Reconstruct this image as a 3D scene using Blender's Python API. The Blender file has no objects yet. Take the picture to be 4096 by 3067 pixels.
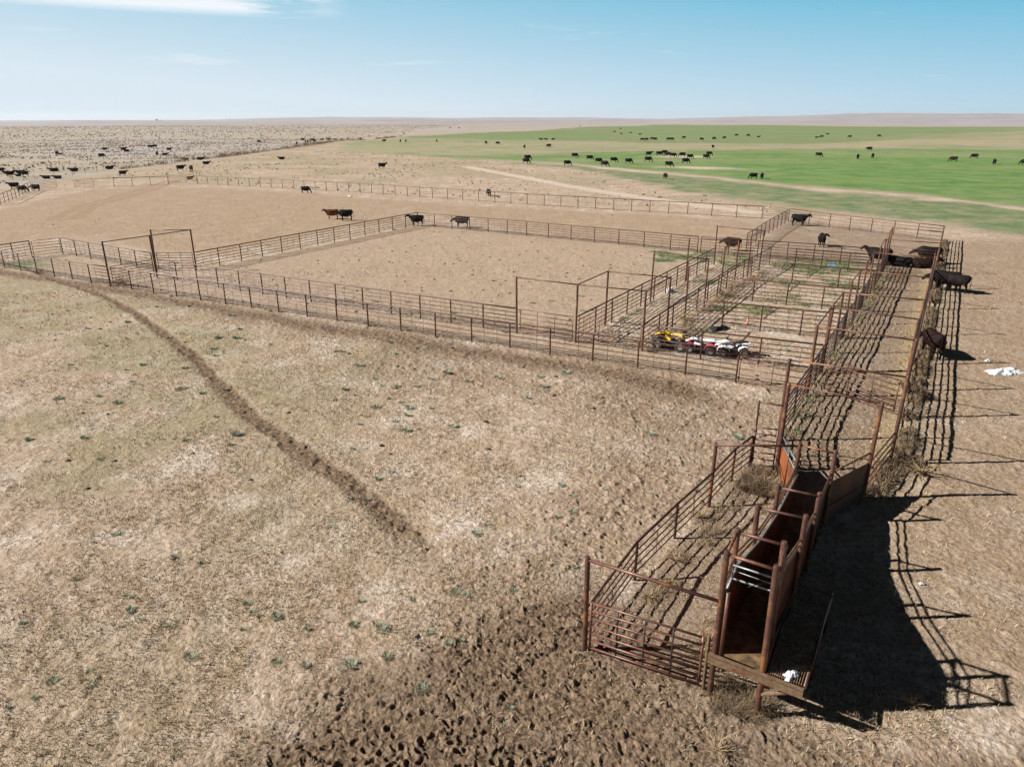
import bpy, bmesh, math, random
import numpy as np
from mathutils import Vector, Matrix, Quaternion

random.seed(7)
rng = np.random.default_rng(11)
R = math.radians
S = bpy.context.scene
COL = S.collection

# ------------------------------------------------------------------ camera
F, CX, CY, PITCH, H = 2839.0, 2048.0, 1533.5, R(20.46), 12.0
WIN = {'A': (2200, 2000, 1.84), 'B': (3000, 2000, 1.7436), 'C': (2700, 1400, 2.208), 'D': (3300, 900, 2.0704),
       'E': (2600, 800, 2.76), 'F': (1900, 900, 2.76), 'G': (3000, 1200, 3.16), 'H': (0, 850, 2.4578),
       'I': (800, 800, 2.011), 'J': (0, 450, 2.765), 'K': (700, 450, 2.765), 'L': (1400, 450, 2.765),
       'M': (2100, 450, 2.765), 'N': (2800, 450, 2.765), 'O': (3400, 450, 3.178), 'P': (0, 0, 1),
       'Q1': (3380, 880, 4.871), 'R1': (0, 1100, 2.208), 'R2': (0, 2000, 1.552), 'R3': (1000, 2300, 1.7015),
       'R4': (1300, 1400, 1.269), 'R7': (3650, 1350, 1.36)}


def at(win, x, y, h=0.0):
    """Point of the real ground (or of height h) seen at a spot of the photograph."""
    a, b, s = WIN[win]
    u, v = (a + x / s - CX) / F, (b + y / s - CY) / F
    c, sn = math.cos(PITCH), math.sin(PITCH)
    d = (u, c - v * sn, -sn - v * c)
    t = (h - H) / d[2]
    return d[0] * t, d[1] * t


cam_d = bpy.data.cameras.new("camera")
cam = bpy.data.objects.new("camera", cam_d)
COL.objects.link(cam)
cam.location = (0, 0, H)
cam.rotation_euler = (R(90) - PITCH, 0, 0)
cam_d.sensor_fit = 'HORIZONTAL'
cam_d.sensor_width = 36.0
cam_d.lens = 36.0 * F / 4096.0
cam_d.clip_start = 0.1
cam_d.clip_end = 60000
S.camera = cam

# ------------------------------------------------------------------ noise
def _hash(ix, iy, seed):
    h = (ix.astype(np.int64) * 374761393 + iy.astype(np.int64) * 668265263 + seed * 974634777) & 0xFFFFFFFF
    h = ((h ^ (h >> 13)) * 1274126177) & 0xFFFFFFFF
    h = ((h ^ (h >> 15)) * 2246822519) & 0xFFFFFFFF
    return ((h ^ (h >> 16)) & 0xFFFFFF) / float(0xFFFFFF)


def vnoise(x, y, seed=0):
    fx, fy = np.floor(x), np.floor(y)
    tx, ty = x - fx, y - fy
    tx = tx * tx * (3 - 2 * tx)
    ty = ty * ty * (3 - 2 * ty)
    a = _hash(fx, fy, seed); b = _hash(fx + 1, fy, seed)
    c = _hash(fx, fy + 1, seed); d = _hash(fx + 1, fy + 1, seed)
    return (a + (b - a) * tx) * (1 - ty) + (c + (d - c) * tx) * ty


def fbm(x, y, octs=4, seed=0):
    s, a, n = 0.0, 0.5, 0.0
    for o in range(octs):
        s = s + a * vnoise(x + 17.3 * o, y - 9.1 * o, seed + o)
        n += a
        a *= 0.5
        x, y = x * 2.03, y * 2.03
    return s / n


def prints(x, y, cell, seed, la, lb):
    """Hoof prints: one dished hollow with a pushed-up rim per cell."""
    fx, fy = np.floor(x / cell), np.floor(y / cell)
    out = np.zeros_like(x)
    for dx in (-1, 0, 1):
        for dy in (-1, 0, 1):
            cx, cy = fx + dx, fy + dy
            px = (cx + 0.1 + 0.8 * _hash(cx, cy, seed)) * cell
            py = (cy + 0.1 + 0.8 * _hash(cx, cy, seed + 1)) * cell
            an = _hash(cx, cy, seed + 2) * 6.283
            st = _hash(cx, cy, seed + 3)
            st = np.where(st < .45, 0.0, .25 + .85 * st)
            ux, uy = x - px, y - py
            p = (ux * np.cos(an) + uy * np.sin(an)) / la
            q = (-ux * np.sin(an) + uy * np.cos(an)) / lb
            e = p * p + q * q
            out += st * (-np.exp(-e * e * 0.9) + 0.38 * np.exp(-((np.sqrt(e) - 1.55) ** 2) * 7))
    return out


def seg_dist(x, y, pts):
    best = np.full_like(x, 1e9)
    for (ax, ay), (bx, by) in zip(pts[:-1], pts[1:]):
        vx, vy = bx - ax, by - ay
        t = np.clip(((x - ax) * vx + (y - ay) * vy) / (vx * vx + vy * vy), 0, 1)
        best = np.minimum(best, np.hypot(x - ax - t * vx, y - ay - t * vy))
    return best


def poly_sd(x, y, pts):
    """signed distance, positive inside"""
    ins = np.zeros(x.shape, bool)
    n = len(pts)
    for i in range(n):
        ax, ay = pts[i]; bx, by = pts[(i + 1) % n]
        if ay == by:
            continue
        c = ((ay > y) != (by > y)) & (x < (bx - ax) * (y - ay) / (by - ay) + ax)
        ins ^= c
    d = seg_dist(x, y, list(pts) + [pts[0]])
    return np.where(ins, d, -d)


def sm(v, a, b):
    t = np.clip((v - a) / (b - a), 0, 1)
    return t * t * (3 - 2 * t)


# ------------------------------------------------------------------ layout lines (metres)
F1A, F1B = (-56.0, 67.2), (13.66, 30.5)
TRAIL = [at('P', *p) for p in [(-260, 940), (0, 1040), (200, 1110), (430, 1190), (540, 1250), (650, 1330), (780, 1430), (900, 1560),
                               (1010, 1670), (1180, 1790), (1400, 1930), (1560, 2060), (1700, 2200)]]
ROAD = [(-91, 120), (-92, 175), (-92, 240), (-91, 300), (-93, 360), (-96, 428), (-80, 552), (9.7, 750), (97, 1100), (240, 1500)]
PALE_PATH = [(-12, 197), (-7.8, 186), (2.8, 160), (10, 141), (17.6, 124.4), (24.3, 112.4), (33, 99)]
CROP = [(-74, 318), (-66, 292), (-61.5, 283), (-31.5, 262), (2.7, 204), (16.6, 181), (31, 130), at('E', 1150, 0), at('E', 1700, 75), at('E', 2208, 110),
        at('D', 700, -30), at('D', 1010, 5), at('D', 1300, 60), at('D', 1648, 92), (120, 60), (420, 30), (1700, 200), (1700, 1120), (660, 1196), (271, 1430), (97, 1060), (14, 735), (-75, 540), (-88, 428)]
WET = [at('P', *p) for p in [(500, 3200), (980, 2960), (1180, 2790), (1420, 2640), (1900, 2560), (2300, 2330), (2440, 2330), (2560, 2600),
                            (2900, 2800), (3200, 2960), (3600, 3000), (4300, 3010), (4300, 3300)]]
DEEP = [at('P', *p) for p in [(950, 3200), (1100, 2980), (1400, 2830), (1700, 2830), (2000, 2900), (2250, 3000), (2350, 3100), (2350, 3300)]]
CHURN = [at('P', *p) for p in [(1560, 1420), (2200, 1540), (3040, 1575), (3130, 1560), (3120, 1800), (2880, 1960), (2380, 2320), (2330, 2640),
                               (2500, 2900), (1900, 2760), (1800, 2500), (1980, 2250), (2420, 1900), (2560, 1750), (2100, 1600), (1500, 1470)]]
OUTR = [at('P', *p) for p in [(3790, 960), (4300, 960), (4500, 1500), (4500, 2900), (3500, 2830), (3560, 2000), (3640, 1500), (3750, 1100)]]
LANE = [(32.3, 60.9), (35.3, 58.9), (14.1, 23.8), (11.9, 21.1), (9.85, 19.5), (8.98, 20.1), (9.65, 23.2), (10.66, 25.8)]
ALLEY = [(1.75, 13.78), (8.74, 23.5), (9.6, 23.1), (8.98, 20.1), (7.35, 17.4), (6.1, 15.3), (4.4, 12.35)]
BIGPEN = [(-26.5, 59.4), (-11.2, 86.3), (17.6, 68.0), (3.6, 38.8), (0.3, 40.8)]
ALLEYL = [(-45.5, 62.3), (-42.4, 67), (-29.5, 59.2), (-28.5, 56.6), (0.3, 40.5), (15.3, 33.4), (13.6, 30.6)]
BACK = [at('P', *p) for p in [(-300, 905), (0, 840), (330, 760), (600, 745), (1100, 765), (2000, 830), (2800, 870), (3150, 900),
                              (2990, 1010), (2500, 975), (1650, 850), (1600, 880), (930, 1000), (600, 1000), (240, 930), (-300, 1040)]]
DUST = [at('P', *p) for p in [(3170, 880), (3790, 960), (3620, 1140), (3060, 1020)]]
WEEDPATCH = [([(3, 2), (-1, 1)], 0)]  # replaced below
PENGREEN = [[at('E', *p) for p in q] for q in [
    [(30, 560), (420, 600), (700, 600), (780, 660), (560, 700), (240, 640), (20, 620)],
    [(460, 560), (900, 560), (1180, 700), (1000, 730), (800, 720), (560, 640)],
    [(1380, 640), (2208, 650), (2300, 780), (2208, 830), (1850, 830), (1500, 790), (1330, 720)],
    [(1340, 880), (1700, 880), (1760, 960), (1500, 960)], [(1880, 860), (2208, 880), (2300, 980), (1950, 960)],
    [(620, 1170), (1000, 1150), (1380, 1200), (1700, 1200), (1420, 1270), (1000, 1250), (650, 1250)],
    [(1270, 1040), (1640, 1060), (1640, 1120), (1280, 1110)], [(1600, 1150), (2160, 1120), (2208, 1190), (1750, 1200)],
    [(480, 900), (700, 870), (760, 900), (560, 960)], [(820, 680), (1080, 660), (1000, 760), (820, 760)],
    [(290, 1440), (620, 1420), (850, 1450), (500, 1520)], [(1870, 1020), (2080, 1030), (1990, 1080)],
    [(0, 640), (240, 650), (330, 690), (60, 690)]]]


def masks(x, y):
    r = np.hypot(x, y)
    n1 = fbm(x / 6, y / 6, 4, 3) - 0.5
    n2 = fbm(x / 1.6, y / 1.6, 4, 9) - 0.5
    nb = fbm(x / 40, y / 25, 4, 21) - 0.5
    m = {}
    sd = poly_sd(x, y, CROP) + (n1 * 9 + nb * 10) * np.clip(r / 150, .4, 1.5)
    crop = sm(sd, -2.5, 3)
    # bands of the crop field, measured along the ground
    above = y - np.interp(x, [-40, -10, 16, 42.8, 53.8, 69, 72, 78, 430], [262, 238, 213, 167.8, 142, 124, 110, 101, 50])
    top = np.interp(x, [-40, 10, 60, 113, 212, 420], [262, 262, 287, 304, 310, 322])
    bright = sm(above + n1 * 6, 0, 5) * sm(top - y + n1 * 10 + nb * 14, 0, 12) * crop
    olive = sm(y - top + n1 * 10 + nb * 14, 0, 14) * sm(np.interp(x, [-90, 88, 147, 234, 500], [520, 420, 400, 455, 700]) - y + nb * 60, 0, 30) * crop
    upper = sm(y - np.interp(x, [-90, 88, 147, 234, 500], [520, 420, 400, 455, 700]) - nb * 60, -10, 25) * crop
    tanhill = sm(poly_sd(x, y, [(230, 470), (330, 640), (700, 1000), (1600, 1100), (1600, 500), (420, 330)]) + nb * 160, 0, 60)
    strip = np.exp(-((above + 7 + n1 * 8) / 5.5) ** 2) * crop * sm(x, -20, 20)
    spot = np.exp(-((x - 48 - (y - 192) * .3) / 9) ** 2 - ((y - 192 + (x - 48) * .45 + n1 * 6) / 4.2) ** 2) \
        + np.exp(-((x - 56) / 8) ** 2 - ((y - 246 + n1 * 6) / 5) ** 2)
    m['green'] = np.clip(bright * (.92 + nb * .5) * (1 - np.clip(spot * 1.6, 0, 1)) + upper * (1 - tanhill) * (.42 + nb * .8), 0, 1)
    lower = crop * (1 - bright) * (1 - olive) * (1 - upper)
    left_pale = sm(fbm(x / 30, y / 14, 3, 71), .35, .6)
    m['olive'] = np.clip(olive * (0.75 + nb) + upper * (0.10 + tanhill * .75 + np.clip(fbm(x / 90, y / 40, 4, 5) - .45, 0, 1) * 1.6)
                         + lower * sm(-x + y * .1, -10, 40) * .35, 0, 1)
    m['low'] = np.clip(lower * (.95 - .55 * left_pale * sm(-x, -30, 30)) * (1 - strip) + upper * .9 * (1 - tanhill), 0, 1)
    path = sm(1.7 - seg_dist(x, y, PALE_PATH) + n2 * 1.4, -.6, .6)
    m['pale'] = np.clip(path + strip * np.clip(.34 + n1 * 2.2 - .12 * sm(x, 40, 90), 0, .75) + np.clip(spot, 0, 1) * bright * .9, 0, 1)
    f1d = (y - np.interp(x, [F1A[0], F1B[0]], [F1A[1], F1B[1]]))
    wet = sm(poly_sd(x, y, WET) + n1 * 2.0 + n2 * 1.2, -.7, .8)
    deep = np.maximum(sm(poly_sd(x, y, DEEP) + n1 * 1.5 + n2 * 0.8, -.5, .5), .16 * wet * sm(17 - np.hypot(x, y), -1, 2))
    churn = sm(poly_sd(x, y, CHURN) + n1 * 4, -2.0, 1.8)
    trail = sm(.27 + .13 * sm(y, 60, 30) - seg_dist(x, y, TRAIL) + n2 * .40, -.2, .2) * sm(y, 16.5, 20)
    f1band = np.exp(-((f1d + 1.5 + n1 * 2.4) / (1.1 + .5 * sm(x, -30, 0))) ** 2) * sm(11 - x, 0, 4) * (f1d < 0.2)
    pen = np.maximum(sm(poly_sd(x, y, BIGPEN) + n2 * .6, -.3, .5), sm(poly_sd(x, y, ALLEYL) + n2 * .4, -.2, .3))
    lane = sm(poly_sd(x, y, LANE) + n2 * .4, -.3, .3)
    alley = sm(poly_sd(x, y, ALLEY) + n2 * .3, -.2, .2)
    outr = sm(poly_sd(x, y, OUTR) + n1 * 3, -1.5, 2)
    back = sm(poly_sd(x, y, BACK) + n1 * 4, -2, 2)
    dust = sm(poly_sd(x, y, DUST) + n1 * 3, -1, 1)
    f4d = seg_dist(x, y, [(-11.2, 86.3), (17.6, 68.0), (28, 63)])
    m['damp'] = np.clip(wet * .80 + outr * .22 + deep * .38 + churn * .42 + trail * 1.0 + f1band * .95 + lane * .66 + alley * .55 + dust * .5
                        + sm(.62, .0, 1) * np.exp(-(f4d / 2.6) ** 2) * (1 - .8 * pen) * .75, 0, 1)
    rd = seg_dist(x, y, ROAD)
    ruts = sm(1.2 - np.abs(rd - 1.0) + n2 * .8, 0, .6)
    cart = seg_dist(x, y, [at('J', *p) for p in [(700, 1180), (1000, 1020), (1300, 950), (1700, 830), (1900, 760)]])
    m['brown'] = np.clip(back * .62 + ruts * .35 * (1 - crop) + sm(3.2 - rd + n1 * 5, -1, 2) * sm(y, 250, 420) * .9
                         + sm(1.1 - np.abs(cart - 1.1) + n2 * 1.2, 0, 1) * 1.0 + outr * .5, 0, 1)
    rr = seg_dist(x, y, [(14.1, 23.8), (44.7, 74.5)])
    m['straw'] = np.clip(np.exp(-(rr / .8) ** 2) * (.25 + n2 * .8) + lane * np.exp(-((rr - .2) / .45) ** 2) * .35, 0, 1)
    weed = np.zeros_like(x)
    near = r < 90
    if near.any():
        for q in PENGREEN:
            w = sm(poly_sd(x[near], y[near], q) + n2[near] * 1.6, -.5, .5)
            weed[near] = np.maximum(weed[near], w)
        al = at('H', 250, 510)
        weed[near] = np.maximum(weed[near], np.exp(-((x[near] - al[0]) / 2.6) ** 2 - ((y[near] - al[1]) / 1.6) ** 2))
    weed *= sm(fbm(x / 1.1, y / 1.1, 3, 33), .30, .46)
    leftgrass = sm(-x - 2 + n1 * 8, 0, 14) * sm(-f1d, 0, 3) * .5 * sm(fbm(x / 4, y / 4, 4, 41), .38, .66)
    mid = sm(y - np.interp(x, [-70, 0, 34], [143, 112, 92]), 0, 6) * (1 - crop) * (x > -90)
    m['weed'] = np.clip(weed * .9 + leftgrass * (1 - trail) * (1 - f1band) + mid * sm(fbm(x / 14, y / 9, 4, 51), .42, .68) * .45, 0, 1)
    far = sm(-x - 92, 0, 4) * (y > 0)
    m['sage'] = np.clip(np.maximum(far, sm(y - np.interp(x, [-100, -76, 12, 98, 300, 700, 1700], [440, 545, 745, 1100, 1500, 1230, 1150]), 0, 25)), 0, 1) * (1 - crop)
    m['pen'] = np.clip(pen, 0, 1)
    m['rough'] = np.clip(.30 + .55 * churn + .4 * wet + trail * .7 + f1band * .7 + lane * .15 - pen * .16 - alley * .2 + outr * .1, 0, 1)
    m['hoof'] = np.clip(.28 + churn * .35 + wet * .25 + lane * .35 + trail * .3 - pen * .2 - alley * .2, 0, 1) * sm(.2 + n1 + wet + churn + lane + trail, 0, .6)
    m['deep'] = deep
    m['crop'] = crop
    m['path'] = path
    m['trail'] = trail
    m['road'] = sm(3.0 - rd, -.5, .5)
    return m


def big_z(x, y):
    """Broad lie of the land: level round the pens, rolling beyond, hills at the horizon."""
    r = np.hypot(x, y)
    az = np.degrees(np.arctan2(x, np.maximum(y, 1)))
    z = 1.2 * (fbm(x / 130, y / 130, 3, 61) - .5) * sm(r, 150, 400) * 2
    z = z + 7 * (fbm(x / 420, y / 300, 4, 62) - .5) * sm(r, 900, 1800)
    # hills: skyline height by bearing
    hp = np.interp(az, [-40, -30, -22, -14, -8, 0, 4, 11, 17, 24, 28, 36, 45], [484, 484, 482, 472, 472, 476, 474, 478, 471, 463, 462, 466, 466])
    zt = 12 + (474.4 - hp) / 2839 * 6500
    rise = sm(r, 3000, 6500)
    z = z + rise * (zt + 44 * (fbm(x / 1100, y / 700, 5, 63) - .5))
    z = z + 26 * sm(r, 1700, 2600) * (fbm(x / 800, y / 420, 4, 64) - .5)
    z = z - 45 * sm(r, 7200, 9500)
    return z


def ground_z(x, y, m=None):
    x = np.asarray(x, float); y = np.asarray(y, float)
    r = np.hypot(x, y)
    z = big_z(x, y)
    if m is None:
        m = masks(x, y)
    fade = 1 - sm(r, 90, 150)
    rough, hoof, deep = m['rough'] * fade, m['hoof'] * fade, m['deep']
    z = z + .10 * (fbm(x / 2.2, y / 2.2, 3, 71) - .5) * fade
    wx = x + .16 * (fbm(x / .3, y / .3, 3, 78) - .5)
    wy = y + .16 * (fbm(x / .3 + 9, y / .3, 3, 79) - .5)
    # cloddy soil: lumps stand up out of a flatter crust, the more trampled the taller
    lump = np.clip(fbm(wx / .30, wy / .22, 4, 72) - .50, 0, 1)
    z = z + (.06 + rough * .24) * lump
    bill = np.abs(fbm(wx / .19, wy / .19, 3, 75) - .5) * 2
    z = z - (.02 + rough * .045) * np.clip(.22 - bill, 0, 1) * 2
    z = z + hoof * .05 * prints(wx, wy, .33, 80, .085, .06)
    z = z + hoof * .03 * prints(wx + 5.17, wy - 3.3, .22, 90, .06, .045)
    z = z + deep * .075 * prints(wx, wy, .25, 85, .078, .055)
    z = z + deep * .085 * prints(wx + 3.1, wy + 1.7, .38, 95, .10, .065) * sm(fbm(x / .8, y / .8, 2, 96), .45, .6)
    z = z + deep * .08 * (fbm(x / .45, y / .45, 4, 76) - .5)
    z = z - m['trail'] * .06 * fade
    # low dirt banks worked up against the fences by the cattle
    f1d = np.abs(y - np.interp(x, [F1A[0], F1B[0]], [F1A[1], F1B[1]]))
    z = z + .10 * np.exp(-(f1d / .5) ** 2) * (x < 12) * (x > -56) * (.5 + fbm(x / 1.3, y / 1.3, 2, 77))
    return z


def gz(x, y):
    return float(ground_z(np.array([x]), np.array([y]))[0])


# ------------------------------------------------------------------ materials
def new_mat(name):
    m = bpy.data.materials.new(name)
    m.use_nodes = True
    nt = m.node_tree
    nt.nodes.clear()
    out = nt.nodes.new('ShaderNodeOutputMaterial')
    b = nt.nodes.new('ShaderNodeBsdfPrincipled')
    nt.links.new(b.outputs[0], out.inputs[0])
    return m, nt, b


class NT:
    def __init__(self, nt):
        self.nt = nt
        self.N, self.L = nt.nodes, nt.links

    def n(self, t, **kw):
        o = self.N.new(t)
        for k, v in kw.items():
            if k.startswith('i_'):
                o.inputs[k[2:].replace('_', ' ')].default_value = v
            else:
                setattr(o, k, v)
        return o

    def link(self, a, b):
        self.L.new(a, b)

    def noise(self, co, scale, detail=4, rough=.55):
        o = self.n('ShaderNodeTexNoise', i_Scale=scale, i_Detail=detail, i_Roughness=rough)
        self.link(co, o.inputs['Vector'])
        return o.outputs['Fac']

    def ramp(self, fac, a, b, ca=0.0, cb=1.0):
        o = self.n('ShaderNodeMapRange', i_From_Min=a, i_From_Max=b, i_To_Min=ca, i_To_Max=cb)
        self.link(fac, o.inputs['Value'])
        return o.outputs[0]

    def math(self, op, a, b):
        o = self.n('ShaderNodeMath', operation=op)
        for i, v in enumerate((a, b)):
            if isinstance(v, (int, float)):
                o.inputs[i].default_value = v
            else:
                self.link(v, o.inputs[i])
        return o.outputs[0]

    def mix(self, fac, a, b):
        o = self.n('ShaderNodeMix', data_type='RGBA')
        if isinstance(fac, (int, float)):
            o.inputs[0].default_value = fac
        else:
            self.link(fac, o.inputs[0])
        for i, v in ((6, a), (7, b)):
            if isinstance(v, tuple):
                o.inputs[i].default_value = (*v, 1)
            else:
                self.link(v, o.inputs[i])
        return o.outputs[2]

    def bump(self, h, strength, dist, bsdf):
        o = self.n('ShaderNodeBump', i_Strength=strength, i_Distance=dist)
        self.link(h, o.inputs['Height'])
        self.link(o.outputs[0], bsdf.inputs['Normal'])

    def obj_co(self):
        return self.n('ShaderNodeTexCoord').outputs['Object']

    def pos(self):
        return self.n('ShaderNodeNewGeometry').outputs['Position']


def mottled(name, c1, c2, scale=6.0, rough=.7, metal=0.0, bump=0.0, spec=.5, c3=None, s3=1.2):
    m, nt, b = new_mat(name)
    t = NT(nt)
    co = t.pos()
    col = t.mix(t.ramp(t.noise(co, scale, 5, .6), .38, .62), c1, c2)
    if c3:
        col = t.mix(t.ramp(t.noise(co, s3, 6, .7), .52, .62), col, c3)
    t.link(col, b.inputs['Base Color'])
    b.inputs['Roughness'].default_value = rough
    b.inputs['Metallic'].default_value = metal
    b.inputs['Specular IOR Level'].default_value = spec
    if bump:
        t.bump(t.noise(co, scale * 4, 4), bump, .01, b)
    return m


M_PIPE = mottled('rusty_pipe', (.050, .026, .021), (.085, .040, .028), 9, .45, .25, .15, .5, (.15, .062, .028), 1.6)
M_TALL = mottled('rusty_post', (.068, .032, .025), (.115, .050, .032), 7, .48, .2, .2, .5, (.23, .095, .04), 1.3)
M_ROD = mottled('rusty_rod', (.055, .028, .023), (.09, .040, .030), 8, .42, .3)
M_GATE = mottled('gate_pipe', (.085, .036, .028), (.14, .055, .037), 9, .42, .2, .1, .5, (.21, .085, .042), 2)
M_SHEET = mottled('rust_sheet', (.19, .055, .017), (.27, .08, .024), 3, .62, .1, .15, .3, (.11, .042, .02), 1.1)
M_CHUTE = mottled('shade_darkened_chute_sheet', (.085, .026, .010), (.15, .045, .016), 2.2, .68, .05, .2, .25, (.045, .022, .013), 1.3)  # rust sheet with shade put into its colour, so the chute inside reads black
M_DARKSHEET = mottled('weathered_sheet', (.05, .03, .022), (.085, .045, .03), 3, .65, .1, .15, .3, (.14, .06, .03), .9)
M_GALV = mottled('galvanised_pipe', (.20, .22, .22), (.30, .32, .32), 10, .45, .5)
M_MUDDY = mottled('mud_caked_steel', (.10, .062, .038), (.165, .108, .062), 14, .9, 0, .5, .2, (.11, .047, .026), 2.5)
M_WOOD = mottled('weathered_wood', (.20, .16, .12), (.28, .23, .18), 14, .85, 0, .3)
M_BLACK = mottled('black_coat', (.0040, .0036, .0036), (.0075, .0066, .0066), 3, .75, 0, .2, .12, (.022, .012, .008), 1.5)
M_BROWN = mottled('red_coat', (.13, .038, .014), (.19, .06, .022), 3, .6, 0, .2, .3, (.09, .03, .012), 1.5)
M_DBROWN = mottled('dark_brown_coat', (.009, .005, .004), (.022, .009, .006), 3, .75, 0, .2, .12)
M_WHITEFACE = mottled('white_hair', (.55, .53, .5), (.7, .68, .65), 8, .7)
M_HORN = mottled('pale_hide', (.08, .06, .05), (.12, .09, .07), 8, .7)
M_TARP = mottled('white_tarp', (.52, .53, .56), (.66, .67, .70), 3, .5, 0, .2)
M_BTARP = mottled('black_tarp', (.012, .012, .013), (.03, .03, .032), 4, .4)
M_YEL = mottled('yellow_plastic', (.72, .42, .008), (.78, .48, .012), 4, .3)
M_TAN = mottled('tan_seat_cover', (.52, .31, .07), (.58, .36, .10), 9, .7)
M_PINK = mottled('red_plastic', (.55, .03, .05), (.62, .06, .09), 4, .3)
M_WHITE = mottled('white_plastic', (.72, .72, .74), (.8, .8, .82), 4, .28)
M_RUBBER = mottled('tyre_rubber', (.012, .012, .013), (.03, .027, .024), 20, .85)
M_STEELD = mottled('dark_steel', (.02, .02, .022), (.045, .045, .048), 9, .45, .5)
M_RIM = mottled('wheel_rim', (.30, .31, .33), (.42, .43, .45), 9, .35, .7)
M_SEATBLK = mottled('black_vinyl', (.015, .015, .017), (.022, .022, .024), 9, .5)
M_CONE = mottled('orange_plastic', (.75, .16, .05), (.8, .22, .08), 9, .5)
M_BLUE = mottled('blue_plastic', (.05, .22, .55), (.07, .28, .62), 9, .4)
M_SAGEW = mottled('sage_leaf', (.20, .25, .16), (.30, .35, .25), 5, .8)
M_GREENW = mottled('weed_leaf', (.075, .135, .05), (.115, .18, .07), 3, .8)
M_DKGREEN = mottled('dark_weed_leaf', (.05, .085, .04), (.085, .13, .055), 5, .8)
M_STRAW = mottled('dry_straw', (.40, .30, .18), (.52, .41, .27), 6, .85)
M_DRYWEED = mottled('dry_weed', (.17, .115, .065), (.29, .205, .12), 4, .9)
M_BANK = mottled('dark_dry_weed', (.075, .05, .03), (.17, .115, .065), 4, .9)
M_TWIG = mottled('tumbleweed_twig', (.30, .215, .12), (.42, .31, .18), 6, .9)
M_SAGE = mottled('sagebrush', (.34, .29, .22), (.44, .38, .30), 1.2, .9)
M_DUNG = mottled('dung', (.045, .03, .02), (.09, .06, .04), 12, .9)
M_TREE = mottled('tree_foliage', (.03, .05, .03), (.05, .07, .045), .3, .9)
M_SILO = mottled('silo_metal', (.4, .41, .42), (.5, .5, .52), 1, .5)


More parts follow.
